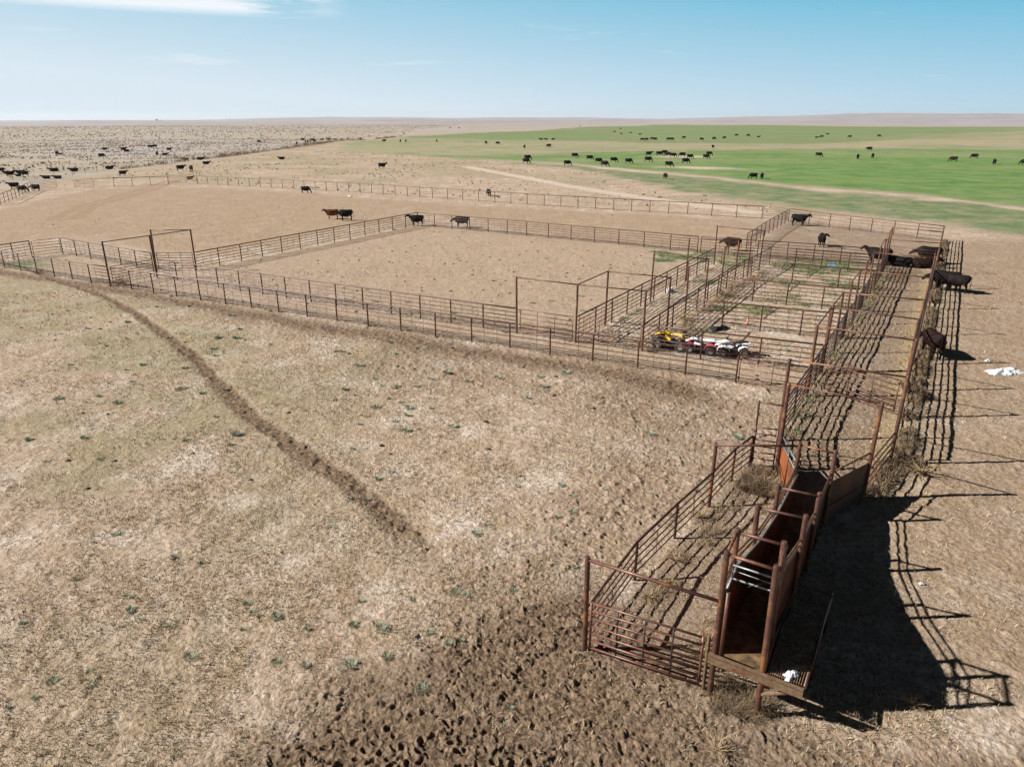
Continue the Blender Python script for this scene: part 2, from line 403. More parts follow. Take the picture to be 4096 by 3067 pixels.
def ground_material():
    m, nt, b = new_mat('pasture_ground')
    t = NT(nt)
    co = t.pos()
    at_ = {}
    for i, name in enumerate(('mask_a', 'mask_b', 'mask_c')):
        a = t.n('ShaderNodeAttribute', attribute_name=name)
        s = t.n('ShaderNodeSeparateColor')
        t.link(a.outputs['Color'], s.inputs[0])
        at_[name] = (*s.outputs[:3], a.outputs['Alpha'])
    green, olive, damp, pale = at_['mask_a']
    weed, straw, brown, sage = at_['mask_b']
    low, pen, rough, crop = at_['mask_c']
    nl = t.noise(co, .35, 6, .6)
    nm = t.noise(co, 1.7, 6, .65)
    nf = t.noise(co, 7.0, 7, .7)
    nh = t.noise(co, 26.0, 4, .7)
    nk = t.noise(co, 3.6, 8, .72)
    col = t.mix(t.ramp(nm, .40, .60), (.452, .354, .276), (.362, .270, .198))
    col = t.mix(t.ramp(t.math('ADD', t.math('MULTIPLY', nl, .6), t.math('MULTIPLY', nk, .4)), .50, .58), col, (.54, .462, .392))
    col = t.mix(t.math('MULTIPLY', t.ramp(t.noise(co, .8, 8, .72), .50, .60), .5), col, (.285, .205, .115))
    col = t.mix(t.math('MULTIPLY', t.ramp(nk, .50, .57), .72), col, (.245, .168, .098))  # darker clods and stubble, plus shade between clods painted in, here and next line
    col = t.mix(t.math('MULTIPLY', t.ramp(nf, .54, .61), .80), col, (.165, .108, .062))
    col = t.mix(t.math('MULTIPLY', t.ramp(nh, .56, .66), .5), col, (.52, .41, .28))
    pcol = t.mix(t.ramp(nm, .35, .65), (.385, .295, .214), (.315, .232, .160))
    pcol = t.mix(t.math('MULTIPLY', t.ramp(nf, .55, .64), .6), pcol, (.25, .165, .105))
    pcol = t.mix(t.math('MULTIPLY', t.ramp(nk, .52, .6), .4), pcol, (.30, .21, .135))
    col = t.mix(t.math('MULTIPLY', pen, .85), col, pcol)
    bcol = t.mix(t.ramp(nf, .4, .62), (.332, .240, .156), (.238, .160, .096))
    col = t.mix(brown, col, bcol)
    dcol = t.mix(t.ramp(nf, .44, .56), (.185, .128, .085), (.092, .060, .038))
    dcol = t.mix(t.math('MULTIPLY', t.ramp(nk, .5, .6), .6), dcol, (.29, .205, .135))
    col = t.mix(damp, col, dcol)
    scol = t.mix(t.ramp(nf, .4, .6), (.46, .35, .19), (.30, .215, .11))
    col = t.mix(straw, col, scol)
    gcol = t.mix(t.ramp(nk, .44, .58), (.185, .185, .085), (.285, .235, .14))
    gcol = t.mix(pen, gcol, t.mix(t.ramp(nf, .44, .58), (.075, .13, .045), (.13, .175, .07)))
    col = t.mix(weed, col, gcol)
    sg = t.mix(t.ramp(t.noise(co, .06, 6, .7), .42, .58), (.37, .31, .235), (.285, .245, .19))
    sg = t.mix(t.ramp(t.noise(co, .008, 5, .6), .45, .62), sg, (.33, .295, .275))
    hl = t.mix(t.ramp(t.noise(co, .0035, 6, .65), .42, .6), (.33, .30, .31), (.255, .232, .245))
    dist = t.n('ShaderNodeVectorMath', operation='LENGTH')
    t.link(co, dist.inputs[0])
    sg = t.mix(t.ramp(dist.outputs['Value'], 900, 2600), sg, hl)  # lavender grows with distance: haze painted into the range and hill colour
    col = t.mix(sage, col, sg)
    lc = t.mix(t.ramp(t.noise(co, .25, 8, .75), .42, .58), (.085, .150, .062), (.20, .205, .105))
    col = t.mix(t.math('MULTIPLY', low, t.ramp(t.noise(co, .16, 5, .65), .30, .5, .55, 1.0)), col, lc)
    oc = t.mix(t.ramp(t.noise(co, .07, 8, .75), .42, .58), (.175, .205, .095), (.275, .255, .150))
    col = t.mix(olive, col, oc)
    gc = t.mix(t.ramp(t.noise(co, .16, 8, .75), .42, .58), (.085, .165, .045), (.150, .225, .072))
    gc = t.mix(t.ramp(t.noise(co, .05, 4, .6), .5, .68), gc, (.165, .22, .075))
    col = t.mix(green, col, gc)
    pl = t.mix(t.ramp(nm, .4, .6), (.50, .41, .335), (.43, .345, .27))
    col = t.mix(pale, col, pl)
    t.link(col, b.inputs['Base Color'])
    b.inputs['Roughness'].default_value = .95
    b.inputs['Specular IOR Level'].default_value = .12
    hsum = t.math('ADD', t.math('MULTIPLY', nf, 1.0), t.math('MULTIPLY', nh, .35))
    hsum = t.math('ADD', hsum, t.math('MULTIPLY', nm, 1.2))
    t.bump(hsum, .8, .09, b)
    return m


M_GROUND = ground_material()

# ------------------------------------------------------------------ object helpers
def link(o):
    COL.objects.link(o)
    return o


def tag(o, label, cat, group=None, kind=None):
    if label: o['label'] = label
    if cat: o['category'] = cat
    if group: o['group'] = group
    if kind: o['kind'] = kind
    return o


def thing(name, label, cat, loc=(0, 0, 0), rz=0.0, group=None, sc=1.0):
    o = link(bpy.data.objects.new(name, None))
    o.empty_display_size = .3
    o.location = loc
    o.rotation_euler = (0, 0, rz)
    o.scale = (sc, sc, sc)
    return tag(o, label, cat, group)


def mesh_np(name, verts, faces_list, mat, smooth=True):
    """faces_list: list of int arrays (n,k)"""
    me = bpy.data.meshes.new(name)
    verts = np.asarray(verts, np.float32)
    me.vertices.add(len(verts))
    me.vertices.foreach_set('co', verts.ravel())
    loops = np.concatenate([np.asarray(f).ravel() for f in faces_list if len(f)])
    tot = np.concatenate([np.full(len(f), np.asarray(f).shape[1]) for f in faces_list if len(f)])
    start = np.concatenate([[0], np.cumsum(tot)[:-1]])
    me.loops.add(len(loops))
    me.loops.foreach_set('vertex_index', loops.astype(np.int32))
    me.polygons.add(len(tot))
    me.polygons.foreach_set('loop_start', start.astype(np.int32))
    me.polygons.foreach_set('loop_total', tot.astype(np.int32))
    me.polygons.foreach_set('use_smooth', np.full(len(tot), smooth))
    me.materials.append(mat)
    me.update(calc_edges=True)
    me.validate()
    return me


def obj(name, me, parent=None, loc=(0, 0, 0)):
    o = link(bpy.data.objects.new(name, me))
    o.location = loc
    if parent:
        o.parent = parent
    return o


class MB:
    """Collects tubes, boxes and lofts; build() links them as one mesh object."""

    def __init__(self):
        self.bm = bmesh.new()

    def tube(self, pts, rad, seg=8, cap=True, squash=1.0):
        pts = [Vector(p) for p in pts]
        rad = rad if isinstance(rad, (list, tuple)) else [rad] * len(pts)
        rings = []
        up = None
        for i, p in enumerate(pts):
            a, b = pts[max(i - 1, 0)], pts[min(i + 1, len(pts) - 1)]
            d = (b - a).normalized()
            if up is None or abs(up.dot(d)) > .95:
                up = Vector((0, 0, 1)) if abs(d.z) < .9 else Vector((1, 0, 0))
            s = d.cross(up).normalized()
            u = s.cross(d).normalized()
            up = u
            rings.append([self.bm.verts.new(p + (s * math.cos(6.28318 * k / seg) + u * math.sin(6.28318 * k / seg) * squash) * rad[i]) for k in range(seg)])
        for r0, r1 in zip(rings[:-1], rings[1:]):
            for k in range(seg):
                f = self.bm.faces.new((r0[k], r0[(k + 1) % seg], r1[(k + 1) % seg], r1[k]))
                f.smooth = True
        if cap:
            self.bm.faces.new(list(reversed(rings[0])))
            self.bm.faces.new(rings[-1])
        return self

    def box(self, c, size, rot=None, bevel=0.0):
        r = bmesh.ops.create_cube(self.bm, size=1.0)
        vs = r['verts']
        bmesh.ops.scale(self.bm, vec=size, verts=vs)
        if bevel:
            es = list({e for v in vs for e in v.link_edges})
            rb = bmesh.ops.bevel(self.bm, geom=es, offset=bevel, segments=2, affect='EDGES', profile=.6)
            vs = list({v for f in rb['faces'] for v in f.verts} | {v for v in vs if v.is_valid})
        if rot is not None:
            bmesh.ops.rotate(self.bm, cent=(0, 0, 0), matrix=rot, verts=vs)
        bmesh.ops.translate(self.bm, vec=c, verts=vs)
        return self

    def loft(self, secs, seg=12, cap=True):
        """secs: (centre, half-width vector, half-height vector)"""
        rings = []
        for c, w, h in secs:
            c, w, h = Vector(c), Vector(w), Vector(h)
            rings.append([self.bm.verts.new(c + w * math.cos(6.28318 * k / seg) + h * math.sin(6.28318 * k / seg)) for k in range(seg)])
        for r0, r1 in zip(rings[:-1], rings[1:]):
            for k in range(seg):
                f = self.bm.faces.new((r0[k], r0[(k + 1) % seg], r1[(k + 1) % seg], r1[k]))
                f.smooth = True
        if cap:
            self.bm.faces.new(list(reversed(rings[0])))
            self.bm.faces.new(rings[-1])
        return self

    def quad(self, a, b, c, d, thick=0.0):
        vs = [self.bm.verts.new(p) for p in (a, b, c, d)]
        f = self.bm.faces.new(vs)
        if thick:
            n = (Vector(b) - Vector(a)).cross(Vector(d) - Vector(a)).normalized() * thick
            v2 = [self.bm.verts.new(Vector(p) + n) for p in (a, b, c, d)]
            self.bm.faces.new(list(reversed(v2)))
            for i in range(4):
                self.bm.faces.new((vs[(i + 1) % 4], vs[i], v2[i], v2[(i + 1) % 4]))
        return self

    def mesh(self, name, mat):
        bmesh.ops.recalc_face_normals(self.bm, faces=self.bm.faces)
        me = bpy.data.meshes.new(name)
        self.bm.to_mesh(me)
        self.bm.free()
        me.materials.append(mat)
        return me

    def build(self, name, mat, parent=None, loc=(0, 0, 0)):
        return obj(name, self.mesh(name, mat), parent, loc)


def rel(t, p):
    return (p[0] - t.location[0], p[1] - t.location[1], p[2] - t.location[2])


_post_cache = {}


def post(parent, x, y, z0, z1, rad, mat, name='post', cap=True):
    key = (round(rad, 3), mat.name)
    if key not in _post_cache:
        b = MB()
        b.tube([(0, 0, 0), (0, 0, .985), (0, 0, 1)], [rad, rad, rad * .86], 10)
        _post_cache[key] = b.mesh('post_pipe', mat)
    o = obj(name, _post_cache[key], parent, rel(parent, (x, y, z0)))
    o.scale = (1, 1, z1 - z0)
    o.rotation_euler = (random.gauss(0, .008), random.gauss(0, .008), random.random() * 6)
    return o


def pipe(parent, name, pts, rad, mat, seg=8):
    b = MB()
    b.tube([rel(parent, p) for p in pts], rad, seg)
    return b.build(name, mat, parent)


# ------------------------------------------------------------------ ground
def build_ground():
    fine = np.radians(np.linspace(-46, 46, 1040))
    coarse = np.radians(np.linspace(46, 314, 80))[1:-1]
    ang = np.concatenate([fine, coarse])
    rs = [2.0, 4.5, 7.0]
    while rs[-1] < 24: rs.append(rs[-1] * 1.0019)
    while rs[-1] < 45: rs.append(rs[-1] * 1.0027)
    while rs[-1] < 110: rs.append(rs[-1] * 1.0042)
    while rs[-1] < 500: rs.append(rs[-1] * 1.008)
    while rs[-1] < 9500: rs.append(rs[-1] * 1.018)
    rs = np.array(rs)
    A, N = len(ang), len(rs)
    rr, aa = np.meshgrid(rs, ang, indexing='ij')
    x, y = (rr * np.sin(aa)).ravel(), (rr * np.cos(aa)).ravel()
    m = masks(x, y)
    z = ground_z(x, y, m)
    V = np.stack([x, y, z], 1)
    V = np.vstack([V, [[0, 0, z[0]]]])
    i, j = np.meshgrid(np.arange(N - 1), np.arange(A), indexing='ij')
    j2 = (j + 1) % A
    q = np.stack([i * A + j, i * A + j2, (i + 1) * A + j2, (i + 1) * A + j], -1).reshape(-1, 4)[:, ::-1]
    c = np.stack([np.full(A, N * A), np.arange(A), (np.arange(A) + 1) % A], 1)[:, ::-1]
    zero = lambda k: np.append(m[k], 0)
    packs = {'mask_a': ('green', 'olive', 'damp', 'pale'), 'mask_b': ('weed', 'straw', 'brown', 'sage'), 'mask_c': ('low', 'pen', 'rough', 'crop')}
    packs = {k: np.stack([zero(n) for n in v], 1).astype(np.float32) for k, v in packs.items()}
    rad = np.hypot(V[:, 0], V[:, 1])
    zone = np.zeros(len(V), int)
    zone[zero('crop') > .5] = 1
    zone[(zero('road') > .5) & (rad > 130) & (zone == 0)] = 4
    zone[(zero('path') > .5)] = 2
    zone[(zero('trail') > .5) & (zone == 0)] = 3
    zone[rad > 2600] = 5
    zq = zone[q[:, 0]]
    for k, nm in enumerate(('ground', 'crop_field', 'sandy_path', 'cattle_trail', 'dirt_road', 'hills')):
        f4 = q[zq == k]
        f3 = c if k == 0 else np.zeros((0, 3), int)
        used = np.unique(np.concatenate([f4.ravel(), f3.ravel()])) if len(f4) else []
        if not len(used): continue
        remap = np.full(len(V), -1)
        remap[used] = np.arange(len(used))
        me = mesh_np(nm, V[used], [remap[f4]] + ([remap[f3]] if len(f3) else []), M_GROUND)
        for an, av in packs.items():
            at_ = me.color_attributes.new(an, 'FLOAT_COLOR', 'POINT')
            at_.data.foreach_set('color', av[used].ravel())
        o = obj(nm, me)
        o['kind'] = 'structure'


build_ground()

# ------------------------------------------------------------------ light and sky
SUN_EL, SUN_DX, SUN_DY = R(33.3), 1.52, 0.079     # shadows run to +x
sun_d = bpy.data.lights.new("sun", 'SUN')
sun = link(bpy.data.objects.new("sun", sun_d))
sun_d.energy = 5.0
sun_d.angle = R(.53)
sun_d.color = (1.0, .965, .92)
dv = Vector((SUN_DX, SUN_DY, -1.0)).normalized()
sun.rotation_euler = dv.to_track_quat('-Z', 'Y').to_euler()
sun.location = (-40, 0, 60)

W = bpy.data.worlds.new("World")
S.world = W
W.use_nodes = True
t = NT(W.node_tree)
W.node_tree.nodes.clear()
wo = t.n('ShaderNodeOutputWorld')
bg = t.n('ShaderNodeBackground', i_Strength=.05)
sky = t.n('ShaderNodeTexSky', sky_type='NISHITA', sun_disc=False, sun_elevation=SUN_EL, sun_rotation=R(267), altitude=900, air_density=1.0,
          dust_density=.6, ozone_density=1.6)
co = t.n('ShaderNodeTexCoord').outputs['Generated']
mp = t.n('ShaderNodeMapping')
mp.inputs['Scale'].default_value = (2.2, 2.2, 22)
t.link(co, mp.inputs[0])
sx = t.n('ShaderNodeSeparateXYZ')
t.link(co, sx.inputs[0])
el = t.math('ADD', sx.outputs['Z'], t.math('MULTIPLY', sx.outputs['X'], .10))   # hazier towards the sun at the left
hz = t.mix(t.ramp(el, .0, .17), (7.2, 8.4, 9.3), (1.95, 5.5, 7.6))
deep = t.n('ShaderNodeVectorMath', operation='SCALE')
deep.inputs['Scale'].default_value = .14
t.link(sky.outputs[0], deep.inputs[0])
low = t.mix(t.ramp(sx.outputs['Z'], .14, .24), hz, deep.outputs[0])
band = t.math('MULTIPLY', t.math('MULTIPLY', t.ramp(sx.outputs['Z'], .112, .121), t.ramp(sx.outputs['Z'], .20, .16)), t.ramp(sx.outputs['X'], -.20, -.27))
lone = t.math('MULTIPLY', t.ramp(t.noise(mp.outputs[0], 3.1, 7, .6), .615, .76), t.math('MULTIPLY', t.ramp(sx.outputs['Z'], .02, .04), t.ramp(sx.outputs['Z'], .16, .10)))
cl2 = t.math('MAXIMUM', t.math('MULTIPLY', t.ramp(t.noise(mp.outputs[0], 2.3, 8, .62), .36, .50), band), t.math('MULTIPLY', lone, .4))
skc = t.mix(t.math('MULTIPLY', cl2, .85), low, (9.9, 10.2, 10.6))
t.link(skc, bg.inputs['Color'])
t.link(bg.outputs[0], wo.inputs[0])

S.view_settings.view_transform = 'Standard'
S.view_settings.look = 'None'
S.view_settings.exposure = 0.95
S.view_settings.gamma = 1.0
S.render.engine = 'CYCLES'
S.cycles.max_bounces = 6
S.cycles.use_denoising = True

# ------------------------------------------------------------------ fences, frames and gates
RAILS6 = (.27, .52, .77, 1.02, 1.27, 1.52)
RAILS7 = (.14, .37, .61, .84, 1.07, 1.30, 1.53)


def along(pts, step):
    """points every `step` metres along a polyline, corners included"""
    out = [pts[0]]
    for a, b in zip(pts[:-1], pts[1:]):
        d = math.dist(a, b)
        n = max(1, round(d / step))
        out += [(a[0] + (b[0] - a[0]) * k / n, a[1] + (b[1] - a[1]) * k / n) for k in range(1, n + 1)]
    return out


def fence(label, pts, rails=RAILS6, bay=2.4, ends=(True, True), top_r=.044, rail_r=.023, post_r=.044, stays=2, stay_r=.0095, mat=None, step=None,
          group='rusty pipe fences of the corral', cat='fence', name='pipe_fence'):
    mat = mat or M_PIPE
    t_ = thing(name, label, cat, (pts[0][0], pts[0][1], 0), group=group)
    P = along(pts, bay)
    X = np.array([p[0] for p in P]); Y = np.array([p[1] for p in P])
    Z = big_z(X, Y)
    for i, p in enumerate(P):
        if (i == 0 and not ends[0]) or (i == len(P) - 1 and not ends[1]): continue
        post(t_, p[0], p[1], Z[i] - .15, Z[i] + rails[-1] + .015, post_r, mat)
    for k, h in enumerate(rails):
        top = k == len(rails) - 1
        pp = [(p[0], p[1], Z[i] + h + (random.gauss(0, .004) if top else random.gauss(0, .012))) for i, p in enumerate(P)]
        pipe(t_, 'top_rail' if top else 'rail', pp, top_r if top else rail_r, mat if top else M_ROD, 8 if top else 6)
    if stays:
        n = 0
        for i in range(len(P) - 1):
            for q in range(1, stays + 1):
                if n >= 100: break
                f = q / (stays + 1)
                x, y = P[i][0] + (P[i + 1][0] - P[i][0]) * f, P[i][1] + (P[i + 1][1] - P[i][1]) * f
                z = Z[i] + (Z[i + 1] - Z[i]) * f
                post(t_, x, y, z + rails[0] - .05, z + rails[-2] + .03, stay_r, M_ROD, 'stay')
                n += 1
    return t_


def gate(label, a, b, z0=.18, z1=1.42, n=6, ups=2, r=.022, mat=None, braces=False, group='rusty pipe gates of the corral'):
    mat = mat or M_GATE
    t_ = thing('pipe_gate', label, 'gate', (a[0], a[1], 0), group=group)
    P = lambda f, z: (a[0] + (b[0] - a[0]) * f, a[1] + (b[1] - a[1]) * f, z)
    for k in range(n):
        z = z0 + (z1 - z0) * k / (n - 1)
        pipe(t_, 'rail', [P(0, z), P(1, z)], r, mat)
    for f in (0, 1):
        pipe(t_, 'end_upright', [P(f, z0 - .03), P(f, z1 + .03)], r * 1.15, mat)
    for k in range(1, ups + 1):
        pipe(t_, 'upright', [P(k / (ups + 1), z0), P(k / (ups + 1), z1)], r * .75, M_STEELD if mat is M_GATE else mat)
    for z in (z0 + .15, z1 - .15):
        b_ = MB()
        b_.box(rel(t_, P(0, z)), (.09, .05, .07))
        b_.build('hinge', M_PIPE, t_)
    return t_


def frame(label, posts, bars, r=.055, bar_r=.034, mat=None, group='tall overhead gateway frames', z0=-.15):
    """posts: (x, y, height); bars: index pairs or (i, height, j, height)"""
    mat = mat or M_TALL
    t_ = thing('gateway_frame', label, 'gateway frame', (posts[0][0], posts[0][1], 0), group=group)
    for x, y, h in posts:
        post(t_, x, y, z0, h, r, mat)
    for bq in bars:
        if len(bq) == 2:
            i, j = bq
            hi, hj = posts[i][2] - .05, posts[j][2] - .05
        else:
            i, hi, j, hj = bq
        pipe(t_, 'crossbar', [(posts[i][0], posts[i][1], hi), (posts[j][0], posts[j][1], hj)], bar_r, mat)
    return t_


def toward(a, b, d):
    L = math.dist(a, b)
    return (a[0] + (b[0] - a[0]) * d / L, a[1] + (b[1] - a[1]) * d / L)


# posts of the tall frames (ground positions)
TA, TB, TB2, TC = (-30.55, 53.21), (-28.5, 56.4), (-29.9, 59.3), (-26.6, 59.4)
FL = [(3.62, 38.8), (5.75, 42.4), (9.63, 48.3), (13.6, 55.0), (17.6, 61.6)]
FR = [(7.15, 37.2), (9.2, 40.7), (11.0, 43.8), (12.9, 46.5), (15.25, 51.1), (17.15, 54.0), (18.85, 56.3), (20.65, 58.95)]
G0 = (0.29, 40.7)
RL = [at('Q1', 938, 145, 3.42), at('Q1', 868, 232, 3.42), at('Q1', 795, 362, 3.42), at('Q1', 708, 485, 3.42), at('Q1', 572, 622, 3.42),
      at('Q1', 455, 790, 3.42), at('Q1', 318, 970, 3.42), (19.3, 39.75), (17.5, 36.8), (15.6, 33.75), (13.55, 30.4), (10.6, 25.7)]
RR = [at('Q1', 1900, 215, 3.5), at('Q1', 1860, 440, 3.5), at('Q1', 1745, 725, 3.5), at('Q1', 1660, 1110, 3.5), (20.75, 34.95),
      (18.5, 31.25), (16.6, 28.0), (13.95, 23.55)]
T2, PR9 = (9.62, 23.1), (11.83, 21.1)
p1L, p1R, p2L, p2R, p3L, p3R = (8.98, 20.09), (9.85, 19.49), (7.35, 17.37), (8.27, 16.88), (6.11, 15.28), (7.04, 14.83)
p4L, p4R, p5L, p5R = (4.83, 13.14), (5.69, 12.62), (4.38, 12.35), (5.25, 11.78)
CORN = (-11.25, 86.2)
HT = 3.42

fence('long rusty front fence running in from the left edge beside the trodden dirt', [F1A, TA])
fence('rusty front fence of the alley between the tall left frame and the quad bikes', [TA, (10.75, 32.0)], ends=(False, True))
gate('rusty panel closing the right end of the front fence, below the quad bikes', toward((10.75, 32.0), RL[10], .12), toward(RL[10], (10.75, 32.0), .1), .25, 1.45, 5, 1)
fence('short alley fence in the middle left, between the far left corner and the twin posts', [(-42.4, 67.1), (TB2[0] - .2, TB2[1] - .1)])
fence('second fence behind the front fence, along the near side of the big pen', [(TB[0] + .1, TB[1] - .05), G0], ends=(False, False))
fence('fence climbing away from the tall left frame to the corner with two black cows', [TC, CORN], ends=(False, True), mat=M_PIPE)
fence('far side fence of the big pen, with a brown trampled strip behind it', [CORN, (1.6, 78.4), (17.7, 67.9)], bay=2.7)
fence('cross fence of the far small pen carrying on from the big pen fence', [(17.95, 67.75), (25.0, 64.5), (29.0, 62.6), (RL[0][0] - .2, RL[0][1] + .1)], ends=(True, False))
fence('cross fence in front of the standing black bull, green weeds at its foot', [(22.6, 62.1), (28.1, 59.0), (RL[1][0] - .2, RL[1][1] + .1)], ends=(True, False))
fence('fourth cross fence from the front in the row of small weedy pens', [(FR[6][0] + .1, FR[6][1] - .05), (24.6, 52.8), (RL[3][0] - .1, RL[3][1])], ends=(False, False), bay=2.7)
fence('third cross fence from the front in the row of small weedy pens', [(FR[4][0] - .4, FR[4][1] - 1.4), (20.8, 46.5), (RL[5][0] - .15, RL[5][1] + .05)], ends=(False, False), bay=2.7)
fence('second cross fence of the small pens, behind the orange cone', [(FR[2][0] - .1, FR[2][1] - .6), (17.0, 40.3), (19.1, 39.5)], ends=(False, True), bay=2.7)
fence('cross fence right in front of the three quad bikes', [(FR[0][0] + .2, FR[0][1] - .1), (15.4, 33.5)], ends=(False, True), bay=2.7)
fence('middle lane fence on the left, between the big pen and the weedy lane', [(FL[0][0] + .1, FL[0][1] + .15), FL[4]], ends=(False, False), rails=RAILS6)
fence('middle lane fence on the right, along the row of small pens', [(FR[0][0] + .05, FR[0][1] + .1), FR[2], FR[5], FR[7], (22.5, 62.0)], ends=(False, False), rails=RAILS6)
fence('lane fence leading up to the far corner gate beside the standing black bull', [(22.95, 69.8), (28.65, 80.1), (34.3, 89.6)])
fence('long low far fence crossing the pasture from the open gate to the field corner',
      [(-61.2, 143.2), (-39.6, 133.2), (-26.1, 126.0), (-12.8, 117.6), (-2.6, 111.0), (4.7, 106.5), (14.15, 101.2), (23.4, 96.6), (31.8, 92.0)], rails=(.12, 1.58), stays=0, bay=2.75, rail_r=.022)
fence('far left stretch of the low far fence, between its two pipe gates', [(-77.2, 136.0), (-66.4, 142.0)], rails=(.12, 1.58), stays=0, bay=2.75, ends=(False, True), rail_r=.022)
fence('fence along the top right of the corral, from the far gate to the corner', [(34.4, 89.5), (37.2, 84.5), (44.74, 74.5)], rails=(.12, .5, .9, 1.25, 1.58), stays=1, ends=(False, True))
fence('outer right-hand fence beside the straw bank where two cattle feed', [(44.74, 74.47), (14.1, 23.8)], rails=RAILS7, stays=1, ends=(False, True), top_r=.048, rail_r=.028)
_rl = [RL[0], RL[2], RL[4], RL[6], RL[7], RL[8], RL[9], RL[10], RL[11]]
fence('dense inner fence of the feed lane, far half beside the small pens', _rl[:5], rails=RAILS7, stays=4, ends=(False, False), rail_r=.026, top_r=.045)
fence('dense inner fence of the feed lane, near half down to the brown loading chute', _rl[4:] + [T2], rails=RAILS7, stays=2, ends=(False, False), rail_r=.028, top_r=.045)
fence('short end fence with a thick post closing the alley at the far left', [(-45.6, 62.5), (-44.2, 65.35)], bay=1.5)
gate('wide pipe gate closing the left end of the alley, right of the thick post', (-44.1, 65.5), (-42.5, 67.05), .2, 1.5, 6, 0)
fence('far left pipe fence where two black cattle stand behind it', [(-75.5, 107.5), (-80.6, 119.6), (-85.2, 130.0)], rails=(.3, .8, 1.5), stays=0, bay=2.7)
gate('pipe gate standing open beside the black cattle at the far left', (-85.1, 130.3), (-83.2, 134.2), .2, 1.5, 6, 1)
gate('left one of the twin pipe gates in the far pasture fence', (-79.6, 133.6), (-77.3, 135.9), .2, 1.6, 6, 1)
gate('pipe gate beside the red calf in the far pasture fence', (-66.3, 142.1), (-64.0, 144.2), .2, 1.6, 6, 0)
gate('short panel between the red calf and the long far fence', (-63.8, 144.3), (-61.3, 143.3), .2, 1.6, 4, 0)
gate('far corner gate where the lane meets the low pasture fence', (31.9, 91.9), (34.2, 89.9), .2, 1.55, 6, 0)

# gates inside the corral
gate('dark pipe gate across the alley under the leaning left frame', toward(TA, TB, .25), toward(TB, TA, .2), .2, 1.5, 7, 2, mat=M_PIPE)
gate('dark pipe gate hung between the twin posts and the tall frame post', toward(TB2, TC, .2), toward(TC, TB2, .15), .2, 1.5, 7, 2, mat=M_PIPE)
gate('pipe gate into the big pen, left of the middle lane', toward(G0, FL[0], .22), toward(FL[0], G0, .2), .2, 1.5, 6, 2)
gate('pipe gate across the mouth of the weedy middle lane', toward(FL[0], FR[0], .18), toward(FR[0], FL[0], .12), .2, 1.5, 6, 2)
gate('reddish pipe gate with a dark cow standing behind it', (18.1, 61.2), (20.3, 60.1), .2, 1.5, 6, 1)
gate('pipe gate across the feed lane in front of the lying black cattle', (33.2, 62.6), (35.75, 60.0), .15, 1.5, 7, 1)
gate('sun-bleached pipe gate swung askew in the feed lane, above the chute', (16.45, 28.25), (14.62, 31.05), .18, 1.6, 7, 2, r=.024, mat=M_GATE)

# tall frames
frame('leaning three-post frame at the far left, crossbar rising to the right', [(*TA, HT), (*TB, HT), (*TC, HT), (*TB2, HT)],
      [(0, 1), (1, 2), (3, 2)], r=.065, mat=M_PIPE)
frame('tall frame of the middle lane mouth, joined to the post at the big pen gate', [(*G0, HT), (*FL[0], HT), (*FR[0], HT), (*FL[1], HT), (*FR[1], HT)],
      [(0, 1), (1, 2), (1, 3), (2, 4), (3, 4)], r=.06)
frame('second tall frame of the middle lane, white streak on its crossbar', [(*FL[2], HT), (*FR[3], HT), (*FR[2], HT)], [(0, 1), (1, 2)])
frame('third tall frame of the middle lane, in front of the reddish gate', [(*FL[3], HT), (*FR[5], HT), (*FR[4], HT)], [(0, 1), (1, 2)])
frame('farthest tall frame of the middle lane, near the standing black bull', [(*FL[4], HT), (*FR[7], HT), (*FR[6], HT)], [(0, 1), (1, 2)])
RLH, RRH = 3.42, 3.5
for lab, ri, rj, extra in (
        ('farthest overhead frame of the feed lane, by the corner of the corral', 0, 0, 1),
        ('overhead frame of the feed lane behind the lying black cattle', 2, 1, 3),
        ('overhead frame of the feed lane level with the black bull at the straw bank', 4, 2, 5),
        ('overhead frame of the feed lane with an orange-brown right-hand post', 6, 3, 7),
        ('overhead frame of the feed lane just beyond the reddish brown cow', 8, 4, 9),
        ('overhead frame of the feed lane level with the white cloth on the ground', 9, 5, None),
        ('overhead frame of the feed lane where the front fence ends', 10, 6, 9),
        ('thick overhead frame at the near end of the feed lane, above the askew gate', 11, 7, None)):
    ps = [(*RL[ri], RLH), (*RR[rj], RRH)]
    bs = [(0, 1)]
    if extra is not None:
        ps.append((*RL[extra], RLH))
        bs.append((0, 2))
        if ri == 10: ps.pop(); bs = [(0, 1)]
    f_ = frame(lab, ps, bs, r=.06 if ri < 10 else .068)
    if ri == 8:
        pass
    if ri == 9:
        pipe(f_, 'crossbar', [(*RL[9], RLH - .05), (*RL[10], RLH - .05)], .034, M_TALL)
frame('thick overhead frame right above the funnel of the loading chute', [(*T2, 3.4), (*PR9, 3.5)], [(0, 1)], r=.07)
gw = thing('wing_fence', 'five-rail wing fence between the feed lane corner and the solid brown wing panel', 'fence', (14.05, 23.7, 0), group='rusty pipe fences of the corral')
for k, z in enumerate((.12, .4, .68, .97, 1.3)):
    pipe(gw, 'rail', [(14.05, 23.7, z), (PR9[0] + .04, PR9[1] + .05, z)], .03, M_TALL)

